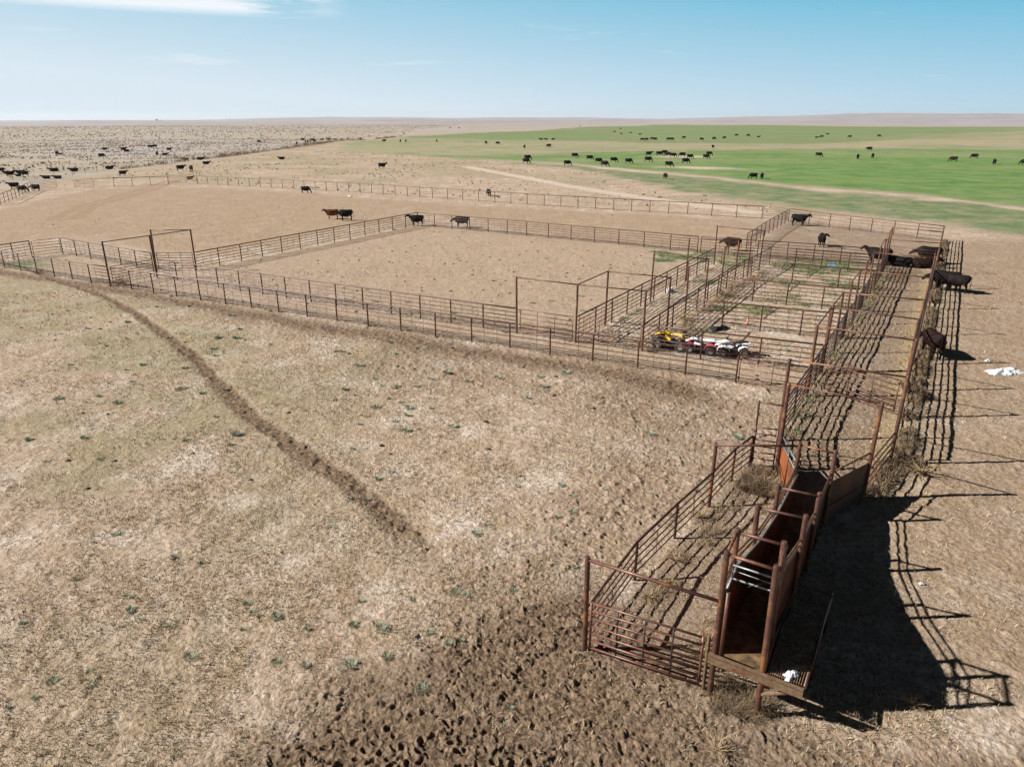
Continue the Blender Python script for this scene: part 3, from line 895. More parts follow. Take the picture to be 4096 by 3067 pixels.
# work alley left of the chute
W1, W2, W9 = (1.75, 13.78), (6.5, 20.55), (8.72, 23.4)
fence('low fence along the left side of the concrete work alley', [W1, (3.4, 16.55), (4.95, 18.6), W2, (7.75, 22.3), W9], rails=(.24, .48, .72, .97, 1.24), ends=(False, True), top_r=.04, rail_r=.022, stays=1, bay=2.7, post_r=.04)
fr_ = frame('near frame of the work alley with a crossbar over the foreground gate', [(*W1, 2.64)], [], r=.062)
pipe(fr_, 'crossbar', [(*W1, 2.56), (p5L[0] - .05, p5L[1], 2.53)], .04, M_TALL)
fr_ = frame('frame over the far end of the work alley, crossbar meeting the chute', [(*W2, 2.3)], [], r=.06)
pipe(fr_, 'crossbar', [(*W2, 2.24), (p1L[0] - .05, p1L[1], 2.42)], .04, M_TALL)
gate('small six-rail man gate at the back of the work alley', (8.8, 23.42), (9.5, 23.15), .12, 1.6, 7, 0, r=.026, mat=M_PIPE)
frame('narrow walk-through frame behind the small man gate', [(9.05, 24.05, 2.35), (9.95, 23.75, 2.3)], [(0, 1)], r=.035, bar_r=.03, mat=M_PIPE)
g1 = gate('foreground seven-rail pipe gate closing the work alley left of the chute', (4.17, 12.55), (1.86, 13.72), .14, 1.42, 7, 3, r=.027)
g2 = thing('gate_post', 'mud-caked hinge post at the right end of the foreground gate', 'post', (4.3, 12.47, 0))
post(g2, 4.28, 12.5, -.1, 1.5, .04, M_MUDDY, 'hinge_post')

# ------------------------------------------------------------------ loading chute
ch = thing('loading_chute', 'rusty solid-walled cattle loading chute rising to a dock in the foreground', 'loading chute', (7, 16, 0))
LP, RP = [p1L, p2L, p3L, p4L, p5L], [p1R, p2R, p3R, p4R, p5R]
HP = [2.56, 2.56, 3.12, 3.8, 3.78]
FZ = [0.02, .06, .58, 1.16, 1.2]
PT = [1.45, 1.62, 2.1, 2.86, 2.78]
for k in range(5):
    for P_ in (LP[k], RP[k]):
        post(ch, P_[0], P_[1], -.1, HP[k], .064, M_TALL if k < 4 else M_TALL, 'post')
    pipe(ch, 'crossbar', [(*LP[k], HP[k] - .1), (*RP[k], HP[k] - .1)], .036, M_TALL)
for P_ in (LP, RP):
    pipe(ch, 'side_bar', [(*P_[3], HP[3] - .1), (*P_[4], HP[4] - .1)], .036, M_TALL)
def inward(p, q, d=.075):
    return (p[0] + (q[0] - p[0]) * d, p[1] + (q[1] - p[1]) * d)
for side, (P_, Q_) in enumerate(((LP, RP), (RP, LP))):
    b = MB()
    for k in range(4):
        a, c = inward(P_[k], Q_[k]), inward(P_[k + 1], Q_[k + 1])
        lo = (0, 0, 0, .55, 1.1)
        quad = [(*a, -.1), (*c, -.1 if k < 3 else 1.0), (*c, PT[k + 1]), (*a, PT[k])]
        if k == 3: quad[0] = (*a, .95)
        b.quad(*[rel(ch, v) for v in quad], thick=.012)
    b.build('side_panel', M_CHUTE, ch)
    tops = [(*inward(P_[k], Q_[k]), PT[k]) for k in range(5)]
    pipe(ch, 'panel_cap', tops, .024, M_GALV)
    for dz in (.16, .32):
        pipe(ch, 'rail', [(*inward(P_[k], Q_[k], .03), PT[k] + dz) for k in range(5)], .024, M_TALL)
    if side == 0:
        e = inward(P_[4], Q_[4], .13)
        pipe(ch, 'door_stile', [(*e, 1.1), (*e, 2.8)], .045, M_TALL)
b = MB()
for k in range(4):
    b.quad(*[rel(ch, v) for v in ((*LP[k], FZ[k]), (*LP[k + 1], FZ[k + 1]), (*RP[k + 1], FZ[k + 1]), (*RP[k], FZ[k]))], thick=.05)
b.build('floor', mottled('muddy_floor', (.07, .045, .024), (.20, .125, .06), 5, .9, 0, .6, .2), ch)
BE, WF = (5.95, 11.36), (7.9, 14.6)      # outer end of the dock beam, far end of the walkway
dv_ = Vector((BE[0] - p5L[0], BE[1] - p5L[1], 0)).normalized()
fw = Vector((-dv_.y, dv_.x, 0)) * -1
b = MB()
c0 = Vector((p5L[0], p5L[1], 0)) + fw * .11 - dv_ * .1
c1 = Vector((BE[0], BE[1], 0)) + fw * .11
cm, bl = (c0 + c1) / 2, (c1 - c0).length
brot = Matrix.Rotation(math.atan2(dv_.y, dv_.x), 3, 'Z')
for zc, hh, ww_ in ((1.195, .012, .10), (1.0, .012, .10), (1.097, .18, .014)):
    b.box(rel(ch, cm + Vector((0, 0, zc))), (bl, ww_, hh), brot)
bo = b.build('dock_beam', M_MUDDY, ch)
pipe(ch, 'brace', [(p5R[0] + .02, p5R[1] - .02, .62), (BE[0] - .12, BE[1] + .05, 1.0)], .05, M_MUDDY)
pipe(ch, 'walkway_edge', [(BE[0], BE[1], 1.17), (*WF, 1.02)], .035, M_PIPE)
wl = inward(p5R, p5L, -.06); wl2 = (7.12, 15.0)
pipe(ch, 'walkway_edge', [(wl[0], wl[1], 1.17), (*wl2, 1.02)], .025, M_PIPE)
b = MB()
nb = 16
for i in range(nb):
    f = (i + .5) / nb
    a = (wl[0] + (BE[0] - wl[0]) * f, wl[1] + (BE[1] - wl[1]) * f)
    c = (wl2[0] + (WF[0] - wl2[0]) * f, wl2[1] + (WF[1] - wl2[1]) * f)
    b.tube([rel(ch, (*a, 1.19)), rel(ch, (*c, 1.04))], .0095, 5)
for i in range(7):
    f = i / 6 * .97 + .015
    a = (wl[0] + (wl2[0] - wl[0]) * f, wl[1] + (wl2[1] - wl[1]) * f, 1.185 - .15 * f)
    c = (BE[0] + (WF[0] - BE[0]) * f, BE[1] + (WF[1] - BE[1]) * f, 1.185 - .15 * f)
    b.tube([rel(ch, a), rel(ch, c)], .012, 5)
b.build('walkway_grating', M_MUDDY, ch)
for f in (.45, .95):
    q = (BE[0] + (WF[0] - BE[0]) * f, BE[1] + (WF[1] - BE[1]) * f)
    post(ch, q[0], q[1], -.1, 1.1, .045, M_PIPE, 'walkway_leg')
# raised slide gate of grey pipe between the last posts
sg_ = thing('slide_gate', 'grey pipe slide gate hanging raised between the end posts of the chute', 'gate', (4.9, 12.5, 2.8))
sa, sb = inward((4.62, 12.78), (5.5, 12.22), .08), inward((5.5, 12.22), (4.62, 12.78), .04)
for nm, pp, rr_ in (('gate_frame', [(*sa, 2.82), (*sa, 3.15), (*sb, 3.15), (*sb, 2.82), (*sa, 2.82)], .022),
                    ('rod', [(*sa, 3.02), (*sb, 2.99)], .009), ('latch_rod', [(sa[0] + .25, sa[1] - .28, 2.80), (sa[0] + .6, sa[1] - .38, 2.99)], .009)):
    pipe(sg_, nm, pp, rr_, M_GALV if nm != 'latch_rod' else M_ROD)

# solid wings of the funnel
wg = thing('chute_wing', 'solid orange-brown sheet wing on the left of the chute mouth, pipe rails above', 'chute wing', (T2[0], T2[1], 0))
a, c = (T2[0] + .05, T2[1] - .1), (p1L[0] + .07, p1L[1] + .05)
b = MB(); b.quad(*[rel(wg, v) for v in ((*a, -.05), (*c, -.05), (*c, 1.38), (*a, 1.0))], thick=.012); b.build('sheet', M_SHEET, wg)
pipe(wg, 'rail', [(*a, 1.36), (*c, 1.74)], .028, M_GALV)
pipe(wg, 'rail', [(*a, 1.08), (*c, 1.46)], .03, M_GALV)
pipe(wg, 'rail', [(a[0] - .12, a[1], .45), (c[0] - .12, c[1] + .3, .35)], .024, M_PIPE)
pipe(wg, 'upright', [((a[0] + c[0]) / 2 - .03, (a[1] + c[1]) / 2, 0), ((a[0] + c[0]) / 2 - .03, (a[1] + c[1]) / 2, 1.6)], .03, M_PIPE)
wg = thing('chute_wing', 'solid dark brown sheet wing on the right of the chute mouth, one rail above', 'chute wing', (PR9[0], PR9[1], 0))
a, c = (PR9[0] - .05, PR9[1] - .04), (p1R[0] + .07, p1R[1] + .05)
b = MB(); b.quad(*[rel(wg, v) for v in ((*a, -.05), (*c, -.05), (*c, 1.48), (*a, 1.34))], thick=.014); b.build('sheet', M_DARKSHEET, wg)
pipe(wg, 'rail', [(*a, 1.7), (*c, 1.82)], .03, M_TALL)
mid = ((a[0] + c[0]) / 2 + .1, (a[1] + c[1]) / 2 + .08)
pipe(wg, 'strut', [(*mid, 1.38), (*mid, 1.77)], .016, M_TALL)
pipe(wg, 'seam', [((a[0] + .02), a[1] - .03, .55), ((c[0] + .02), c[1] - .03, .62)], .012, M_DARKSHEET)

# ------------------------------------------------------------------ cattle
def cow_mesh(pose, mat, face=None):
    b = MB()
    dz = {'lie': -.56}.get(pose, 0.0)

    def sec(x, z, w, h, y=0.0, tilt=0.0, ya=0.0):
        t_, a = R(tilt), R(ya)
        return ((x, y, z), (math.sin(a) * -w, math.cos(a) * w, 0), (-math.sin(t_) * h * math.cos(a), -math.sin(t_) * h * math.sin(a), math.cos(t_) * h))
    body = [(-1.02, 1.10, .05, .07), (-.99, 1.08, .17, .20), (-.86, 1.05, .26, .31), (-.62, 1.00, .31, .385), (-.3, .955, .345, .41), (.05, .94, .355, .43),
            (.35, .955, .335, .44), (.58, .99, .29, .42), (.76, 1.04, .22, .35)]
    if pose == 'lie':
        body = [(x, z, w * 1.12, h * .97) for x, z, w, h in body]
    secs = [sec(x, z + dz, w, h) for x, z, w, h in body]
    if pose == 'graze':
        nk = [(.92, .98, .17, .28, 0, -35), (1.10, .78, .135, .2, 0, -52), (1.24, .55, .115, .155, 0, -62), (1.34, .38, .12, .14, 0, -66),
              (1.40, .26, .115, .125, 0, -72), (1.46, .12, .085, .09, 0, -76), (1.49, .05, .075, .075, 0, -80), (1.495, .03, .03, .03, 0, -80)]
        hd, hy = Vector((1.33, 0, .44)), 0
    elif pose == 'look':
        nk = [(.9, 1.13, .16, .26, .02, 22, 12), (1.06, 1.27, .13, .18, .08, 32, 28), (1.17, 1.38, .115, .15, .15, 35, 42), (1.24, 1.42, .12, .14, .23, 5, 58),
              (1.29, 1.38, .115, .125, .33, -28, 64), (1.34, 1.28, .085, .09, .46, -36, 66), (1.365, 1.22, .072, .07, .53, -36, 66), (1.37, 1.2, .03, .03, .55, -36, 66)]
        hd, hy = Vector((1.22, .2, 1.45)), 55
    elif pose == 'low':
        nk = [(.92, 1.03, .16, .26, 0, -5), (1.12, 1.0, .13, .18, 0, -12), (1.3, .94, .115, .15, 0, -18), (1.42, .90, .12, .14, 0, -25),
              (1.53, .83, .115, .125, 0, -38), (1.66, .71, .085, .09, 0, -45), (1.71, .65, .072, .07, 0, -45), (1.72, .63, .03, .03, 0, -45)]
        hd, hy = Vector((1.40, 0, .98)), 0
    else:
        nk = [(.92, 1.12, .165, .27, 0, 20), (1.1, 1.22, .13, .19, 0, 24), (1.26, 1.31, .115, .155, 0, 22), (1.38, 1.36, .12, .14, 0, 0),
              (1.49, 1.31, .115, .125, 0, -30), (1.64, 1.20, .085, .09, 0, -36), (1.71, 1.14, .072, .07, 0, -36), (1.72, 1.12, .03, .03, 0, -36)]
        hd, hy = Vector((1.36, 0, 1.42)), 0
    for q in nk:
        q = list(q) + [0] * (7 - len(q))
        secs.append(sec(q[0], q[1] + (dz if pose != 'graze' else 0), q[2], q[3], q[4], q[5], q[6]))
    b.loft(secs, 14)
    if pose == 'lie':
        for s in (-1, 1):
            b.tube([(.55, s * .22, .34), (.74, s * .26, .16), (.45, s * .27, .08), (.36, s * .27, .07)], [.12, .09, .06, .05], 8)
            b.tube([(-.6, s * .28, .36), (-.25, s * .40, .20), (-.62, s * .44, .09), (-.8, s * .44, .07)], [.2, .13, .07, .055], 8)
        b.tube([(-.7, 0, .25), (.5, 0, .25)], [.30, .28], 12)
    else:
        st = .16 if pose == 'walk' else .03
        for s in (-1, 1):
            k = st * s
            b.tube([(.56, s * .17, .90), (.55 + k * .4, s * .19, .66), (.57 + k * .9, s * .185, .38), (.55 + k * 1.1, s * .185, .16), (.57 + k * 1.5, s * .185, .05), (.60 + k * 1.5, s * .185, 0)],
                   [.16, .115, .075, .055, .06, .065], 8)
            k = -k
            b.tube([(-.68, s * .19, .98), (-.66 + k * .5, s * .205, .70), (-.80 + k * .9, s * .2, .44), (-.76 + k * 1.2, s * .2, .18), (-.74 + k * 1.4, s * .2, .05), (-.71 + k * 1.4, s * .2, 0)],
                   [.22, .16, .08, .055, .06, .065], 8)
        b.tube([(.7, 0, .72), (.2, 0, .56), (-.35, 0, .60)], [.12, .11, .13], 8)
        b.tube([(.8, 0, .95), (.86, 0, .72), (.7, 0, .6)], [.13, .11, .08], 8)
    me = b.mesh('tmp', mat)
    o = bpy.data.objects.new('tmp', me)
    COL.objects.link(o)
    md = o.modifiers.new('r', 'REMESH')
    md.mode = 'VOXEL'
    md.voxel_size = .038
    md.use_smooth_shade = True
    sm_ = o.modifiers.new('s', 'SMOOTH')
    sm_.factor, sm_.iterations = .5, 3
    dc = o.modifiers.new('d', 'DECIMATE')
    dc.ratio = .45
    dg = bpy.context.evaluated_depsgraph_get()
    ev = bpy.data.meshes.new_from_object(o.evaluated_get(dg))
    bpy.data.objects.remove(o)
    # ears stay within the one body mesh
    b = MB()
    b.bm.from_mesh(ev)
    rot = Matrix.Rotation(R(hy), 3, 'Z')
    hz = dz if pose != 'graze' else 0
    for s in (-1, 1):
        p0 = hd + rot @ Vector((0, s * .10, 0)) + Vector((0, 0, hz))
        p1 = p0 + rot @ Vector((-.04, s * .12, .0))
        p2 = p0 + rot @ Vector((-.03, s * .20, -.05))
        b.tube([p0, p1, p2], [.03, .055, .012], 6, squash=.5)
    ev2 = b.mesh('cow_body', mat)
    for p in ev2.polygons: p.use_smooth = True
    # tail, and a white face where the photograph shows one
    b = MB()
    if pose == 'lie':
        b.tube([(-.99, .02, .62), (-1.08, .1, .4), (-1.06, .2, .12), (-.95, .3, .05)], [.035, .025, .02, .03], 6)
    else:
        b.tube([(-1.0, 0, 1.22), (-1.07, 0, 1.1), (-1.08, .02, .8), (-1.07, .03, .55), (-1.06, .03, .36)], [.035, .026, .02, .04, .015], 6)
    tail = b.mesh('tail', mat)
    fm = None
    if face:
        b = MB()
        q = nk[3:6]
        fs = []
        for v in q:
            v = list(v) + [0] * (7 - len(v))
            fs.append(sec(v[0] + .012, v[1] + hz + .012, v[2] * .98, v[3] * 1.03, v[4], v[5], v[6]))
        b.loft(fs, 12)
        fm = b.mesh('face_patch', face)
    return ev2, tail, fm


_cows = {}
COATS = {'k': M_BLACK, 'b': M_BROWN, 'd': M_DBROWN}


def cow(win, x, y, pose, head, coat, label, group=None, sc=1.0, face=False, fh=0.0):
    key = (pose, coat, face)
    if key not in _cows:
        _cows[key] = cow_mesh(pose, COATS[coat], M_WHITEFACE if face else None)
    body, tail, fm = _cows[key]
    px, py = at(win, x, y)
    az = math.degrees(math.atan2(px, py))
    o = obj('cow', body)
    o.location = (px, py, gz(px, py) - .02)
    o.rotation_euler = (0, 0, R(head - az + random.uniform(-9, 9)))
    s = sc * random.uniform(.98, 1.05) * (.95 if (px > 14 and py < 66) else .84 if py < 165 else 1.02)
    o.scale = (s * .86, s * 1.03, s * 1.02)
    tag(o, label, 'cow', group)
    obj('tail', tail, o)
    if fm: obj('face_patch', fm, o)
    return o


GF, GL, GC = 'cattle grazing in the green field', 'cattle resting on the sagebrush range', 'cattle around the corral'
# near the corral
cow('D', 985, 545, 'low', 178, 'k', 'black cow eating at the straw bank outside the right-hand fence', GC, 1.08)
cow('D', 1075, 560, 'graze', 168, 'k', 'nearer of two black cattle overlapping at the straw bank, head down', GC, 1.02)
cow('D', 870, 1085, 'low', 112, 'd', 'dark reddish-brown cow seen from behind at the straw bank', GC, 1.08)
cow('E', 1635, 285, 'stand', -8, 'k', 'black bull standing sideways at the top of the middle lane', GC, 1.12)
cow('E', 1890, 510, 'look', -85, 'k', 'black cow facing the camera in the dusty pen behind the small pens', GC, 1.05)
cow('E', 905, 560, 'low', 170, 'd', 'dark brown cow half hidden behind the reddish gate', GC, 1.05)
cow('Q1', 640, 880, 'stand', 165, 'k', 'black cow standing with raised head behind the feed lane posts', GC, 1.1)
cow('Q1', 1060, 905, 'lie', 170, 'k', 'black cow lying behind the feed lane gate', GC, 1.1)
cow('Q1', 1500, 935, 'lie', 10, 'd', 'dark brown cow lying behind the right end of the lane gate', GC, 1.1)
cow('Q1', 1610, 850, 'low', 185, 'k', 'black cow standing behind the brown one lying in the corner', GC, 1.1)
cow('I', 1068, 155, 'stand', 178, 'b', 'red cow standing in the pasture, the only red one on its feet', GC, 1.02)
cow('I', 1178, 166, 'low', 180, 'k', 'black cow nosing the tail of the red cow', GC, 1.1)
cow('I', 1748, 207, 'stand', 170, 'k', 'black cow behind the far left corner of the big pen', GC, 1.05)
cow('I', 2108, 222, 'low', 175, 'k', 'black cow walking behind the far fence of the big pen, pale muzzle', GC, 1.08)
cow('K', 1445, 893, 'graze', -25, 'k', 'black cow grazing just inside the long low far fence', GC, 1.0)
cow('L', 1535, 925, 'graze', -80, 'k', 'black cow grazing towards the camera behind the low far fence', GC, 1.0)
cow('L', 355, 622, 'walk', 0, 'k', 'lone black cow walking right across the dry pasture', GC, 1.0)
cow('J', 1362, 703, 'walk', 0, 'k', 'black cow walking right beyond the far pipe gates', GC, 1.0)
cow('J', 2000, 648, 'stand', 0, 'k', 'black cow standing broadside above the red calf', GC, .98)
cow('J', 2120, 650, 'stand', -85, 'k', 'black cow facing the camera above the red calf', GC, 1.0)
cow('J', 2100, 738, 'lie', 10, 'b', 'red calf lying behind the far gate post', GC, .85)
cow('J', 165, 850, 'stand', 175, 'k', 'black cow standing behind the far left pipe fence, facing left', GC, 1.0)
cow('J', 250, 885, 'graze', -30, 'd', 'dark cow with lowered head at the far left fence', GC, 1.0)
cow('J', 402, 872, 'low', 150, 'k', 'black cow standing beside the open far left gate', GC, 1.0)
# resting on the range at the left
for q in ((5, 648, 'lie', 180, 'cow lying at the very left edge of the range'), (230, 678, 'lie', 175, 'cow lying in front of the tall standing one at the left'),
          (600, 652, 'lie', 170, 'cow lying alone with raised head beside the wire fence'), (822, 652, 'lie', 185, 'cow lying low beside the wire fence, right of the raised-head one'),
          (515, 732, 'lie', 172, 'cow lying just behind the open left gate'), (640, 732, 'lie', 165, 'cow lying right of another behind the open left gate'),
          (1212, 627, 'lie', 10, 'cow lying between two wire fence posts by the road'), (280, 707, 'stand', 172, 'cow standing among the lying ones at the left'),
          (635, 466, 'graze', 60, 'cow grazing uphill, leftmost out on the sagebrush'), (1163, 425, 'low', 180, 'small cow standing far out on the sagebrush'),
          (1125, 498, 'graze', 0, 'cow grazing right below the small standing one on the range'), (1368, 428, 'stand', 5, 'cow standing over a grazing one on the range'),
          (1402, 446, 'graze', 0, 'cow grazing under the standing one on the range'), (1660, 402, 'graze', 0, 'left one of a close pair far out on the range'),
          (1715, 398, 'graze', 180, 'right one of a close pair far out on the range'), (1870, 417, 'lie', 0, 'cow lying right of the close pair on the range'),
          (1740, 471, 'stand', 85, 'cow seen from behind on the range near the weed bank'), (1825, 465, 'lie', 0, 'cow lying beside the one seen from behind')):
    cow('J', q[0], q[1], q[2], q[3], 'k', 'black ' + q[4], GL, 1.0)
cow('J', 672, 456, 'lie', 0, 'b', 'small red-brown calf lying far out on the sagebrush', GL, .7)
cow('J', 110, 690, 'lie', 180, 'k', 'black cow with a white face lying at the far left', GL, 1.0, True)
cow('J', 205, 706, 'lie', 178, 'k', 'small black calf with a white face lying at the left', GL, .72, True)
cow('J', 2050, 530, 'lie', 185, 'k', 'black white-faced cow lying in the weed bank', GL, 1.0, True)
cow('K', 280, 522, 'lie', 0, 'k', 'black cow lying half hidden in the weed bank', GL, 1.0)
cow('K', 345, 571, 'lie', 10, 'k', 'black cow lying in the pasture below the weed bank', GL, 1.0)
cow('K', 1182, 518, 'lie', 185, 'k', 'black cow lying alone in the middle of the dry pasture', GL, 1.0)
cow('K', 930, 348, 'graze', 0, 'k', 'lone black cow grazing on the range above the weed bank', GL, 1.0)
for i, q in enumerate(((1350, 363, 'graze', -100), (1412, 324, 'low', 0), (1445, 346, 'stand', 90), (1470, 346, 'stand', -90), (1497, 343, 'stand', 85), (1522, 326, 'low', 170),
                       (1545, 336, 'stand', 180))):
    cow('K', *q[:3], q[3], 'k', ('leftmost', 'topmost', 'third', 'fourth', 'fifth', 'upper right', 'rightmost')[i] + ' of the seven black cattle bunched beside the dirt road bend', 'cattle bunched at the road bend', 1.0)
for i, q in enumerate(((1625, 301, 'lie', 0), (1678, 296, 'stand', 90), (1702, 296, 'lie', 0), (1775, 298, 'lie', 180), (1848, 311, 'stand', -90), (1910, 304, 'stand', 80), (2050, 299, 'stand', 95))):
    cow('K', *q[:3], q[3], 'k', ('first', 'second', 'third', 'fourth', 'fifth', 'sixth', 'last')[i] + ' of the tiny cattle strung along the road at the field edge', 'cattle strung along the field edge', 1.0)
cow('L', 597, 249, 'stand', 90, 'k', 'tiny black cow on the road ridge beyond the left of the field', GL, 1.0)
# green field, near row
nm = ('upper of two overlapping black cattle grazing at the left of the herd', 'lower of two overlapping black cattle grazing at the left of the herd')
cow('L', 1962, 527, 'graze', 0, 'k', nm[0], GF, 1.05)
cow('L', 1945, 566, 'graze', 0, 'k', nm[1], GF, 1.05)
for q, l in (((548, 506, 'graze', 0), 'black cow grazing above the yellow-green patch'), ((465, 591, 'graze', 0), 'black cow grazing below the pale strip, left of the herd'),
             ((712, 531, 'graze', 0), 'black cow grazing third from the left in the herd row'), ((810, 563, 'graze', 5), 'black cow behind another grazing by the pale strip'),
             ((878, 599, 'graze', -20), 'black cow grazing on the pale strip itself, casting a shadow'), ((978, 556, 'graze', 0), 'black cow grazing alone right of the pale strip pair'),
             ((1143, 569, 'graze', 0), 'black cow grazing in mid row of the herd'), ((1358, 551, 'graze', 0), 'black cow grazing right of mid row, body long'),
             ((1367, 491, 'stand', 10), 'black cow standing left of the tight bunch'), ((1480, 488, 'graze', 5), 'left end of the tight bunch of black cattle'),
             ((1540, 476, 'graze', 0), 'rearmost of the tight bunch of black cattle'), ((1580, 495, 'graze', 160), 'middle of the tight bunch of black cattle'),
             ((1635, 505, 'graze', 0), 'front of the tight bunch of black cattle'), ((1740, 501, 'graze', 185), 'black cow just right of the tight bunch'),
             ((1820, 520, 'graze', 0), 'black cow grazing right of the tight bunch, head low'), ((1772, 569, 'graze', 10), 'black cow grazing above the small bare spot'),
             ((1587, 606, 'graze', 0), 'black cow grazing left of the small bare spot'), ((1998, 521, 'graze', 0), 'black cow grazing before a dark brown one'),
             ((2077, 405, 'stand', -100), 'small black cow in the olive strip above the herd'), ((1552, 739, 'low', -70), 'big black bull alone below the herd by the pale strip')):
    cow('M', *q[:3], q[3], 'k', l, GF, 1.03)
cow('M', 2032, 488, 'graze', 0, 'd', 'dark brown cow grazing behind a black one at the right of the herd', GF, 1.03)
for q, l in (((378, 332, 'look', 10), 'black cow looking round at the upper left of the field'), ((558, 333, 'stand', 90), 'left one of two black cattle seen end-on in the upper field'),
             ((618, 333, 'stand', 88), 'right one of two black cattle seen end-on in the upper field'), ((960, 331, 'stand', -85), 'black cow facing the camera high in the left field'),
             ((1505, 346, 'graze', 70), 'left one of two small cattle in the upper olive strip'), ((1632, 352, 'graze', 0), 'right one of two small cattle in the upper olive strip'),
             ((1930, 398, 'stand', -85), 'black cow facing the camera right above the overlapping pair'), ((2200, 388, 'graze', 180), 'small black cow in the olive strip right of the facing one'),
             ((115, 299, 'stand', 90), 'tiny black cow at the left tip of the field')):
    cow('L', *q[:3], q[3], 'k', l, GF, 1.05)
cow('M', 265, 386, 'stand', 95, 'k', 'single small cow end-on in the olive strip', GF, 1.0)
for q, l, c in (((1308, 499, 'graze', -10), 'dark cow with a brownish rump alone in the bright crop', 'd'), ((1742, 521, 'graze', 88), 'black cow seen from behind, left of the right-hand pair', 'k'),
                ((1905, 509, 'graze', -92), 'dark brown cow end-on, right of the right-hand pair', 'd'), ((1870, 436, 'low', 180), 'black cow on the bare edge above the right-hand pair', 'k'),
                ((590, 736, 'graze', 200), 'left one of the two cattle below the bare crescent', 'k'), ((683, 736, 'graze', 90), 'right one of the two cattle below the bare crescent', 'k')):
    cow('N', *q[:3], q[3], c, l, GF, 1.05)
for q, l, c in (((1312, 633, 'graze', 190), 'reddish dark cow grazing at the far right of the crop', 'd'), ((1578, 596, 'graze', 190), 'black cow grazing right of the reddish one', 'k'),
                ((1828, 666, 'graze', 90), 'rightmost black cow in full view, seen from behind', 'k'), ((2212, 673, 'graze', 180), 'black cow cut off by the right edge of the photo', 'k')):
    cow('O', *q[:3], q[3], c, l, GF, 1.05)
# far row
for k, q in enumerate(((1295, 312), (1345, 312), (1405, 306), (1437, 310), (1588, 312), (1625, 312), (1757, 298), (1950, 315), (2088, 309), (2205, 298))):
    cow('M', *q, 'graze', random.choice((0, 180, 20)), 'k', ('first', 'second', 'third', 'fourth', 'fifth', 'sixth', 'seventh', 'eighth', 'ninth', 'tenth')[k] + ' from the left of the far row of cattle above the olive strip', 'far row of cattle', 1.12)
for k, q in enumerate(((400, 266), (530, 271), (1345, 281), (1657, 279), (1977, 269))):
    cow('N', *q, 'graze', random.choice((0, 180)), 'k', ('first', 'second', 'third', 'fourth', 'fifth')[k] + ' from the left of the tiny cattle high in the right-hand field', 'tiny cattle high in the field', 1.15)
for k, (w, x, y) in enumerate((('M', 1055, 186), ('M', 990, 213), ('M', 1065, 228), ('M', 1170, 219), ('M', 1270, 243), ('M', 178, 293), ('M', 232, 294), ('M', 310, 294),
                               ('L', 1107, 173), ('L', 1205, 181), ('M', 607, 158), ('N', 1412, 244), ('N', 645, 278), ('N', 1290, 282))):
    cow(w, x, y, 'lie', random.choice((0, 180)), 'k', 'tiny black speck of a cow lying on the far slopes', 'specks of cattle on the far slopes', 1.1)

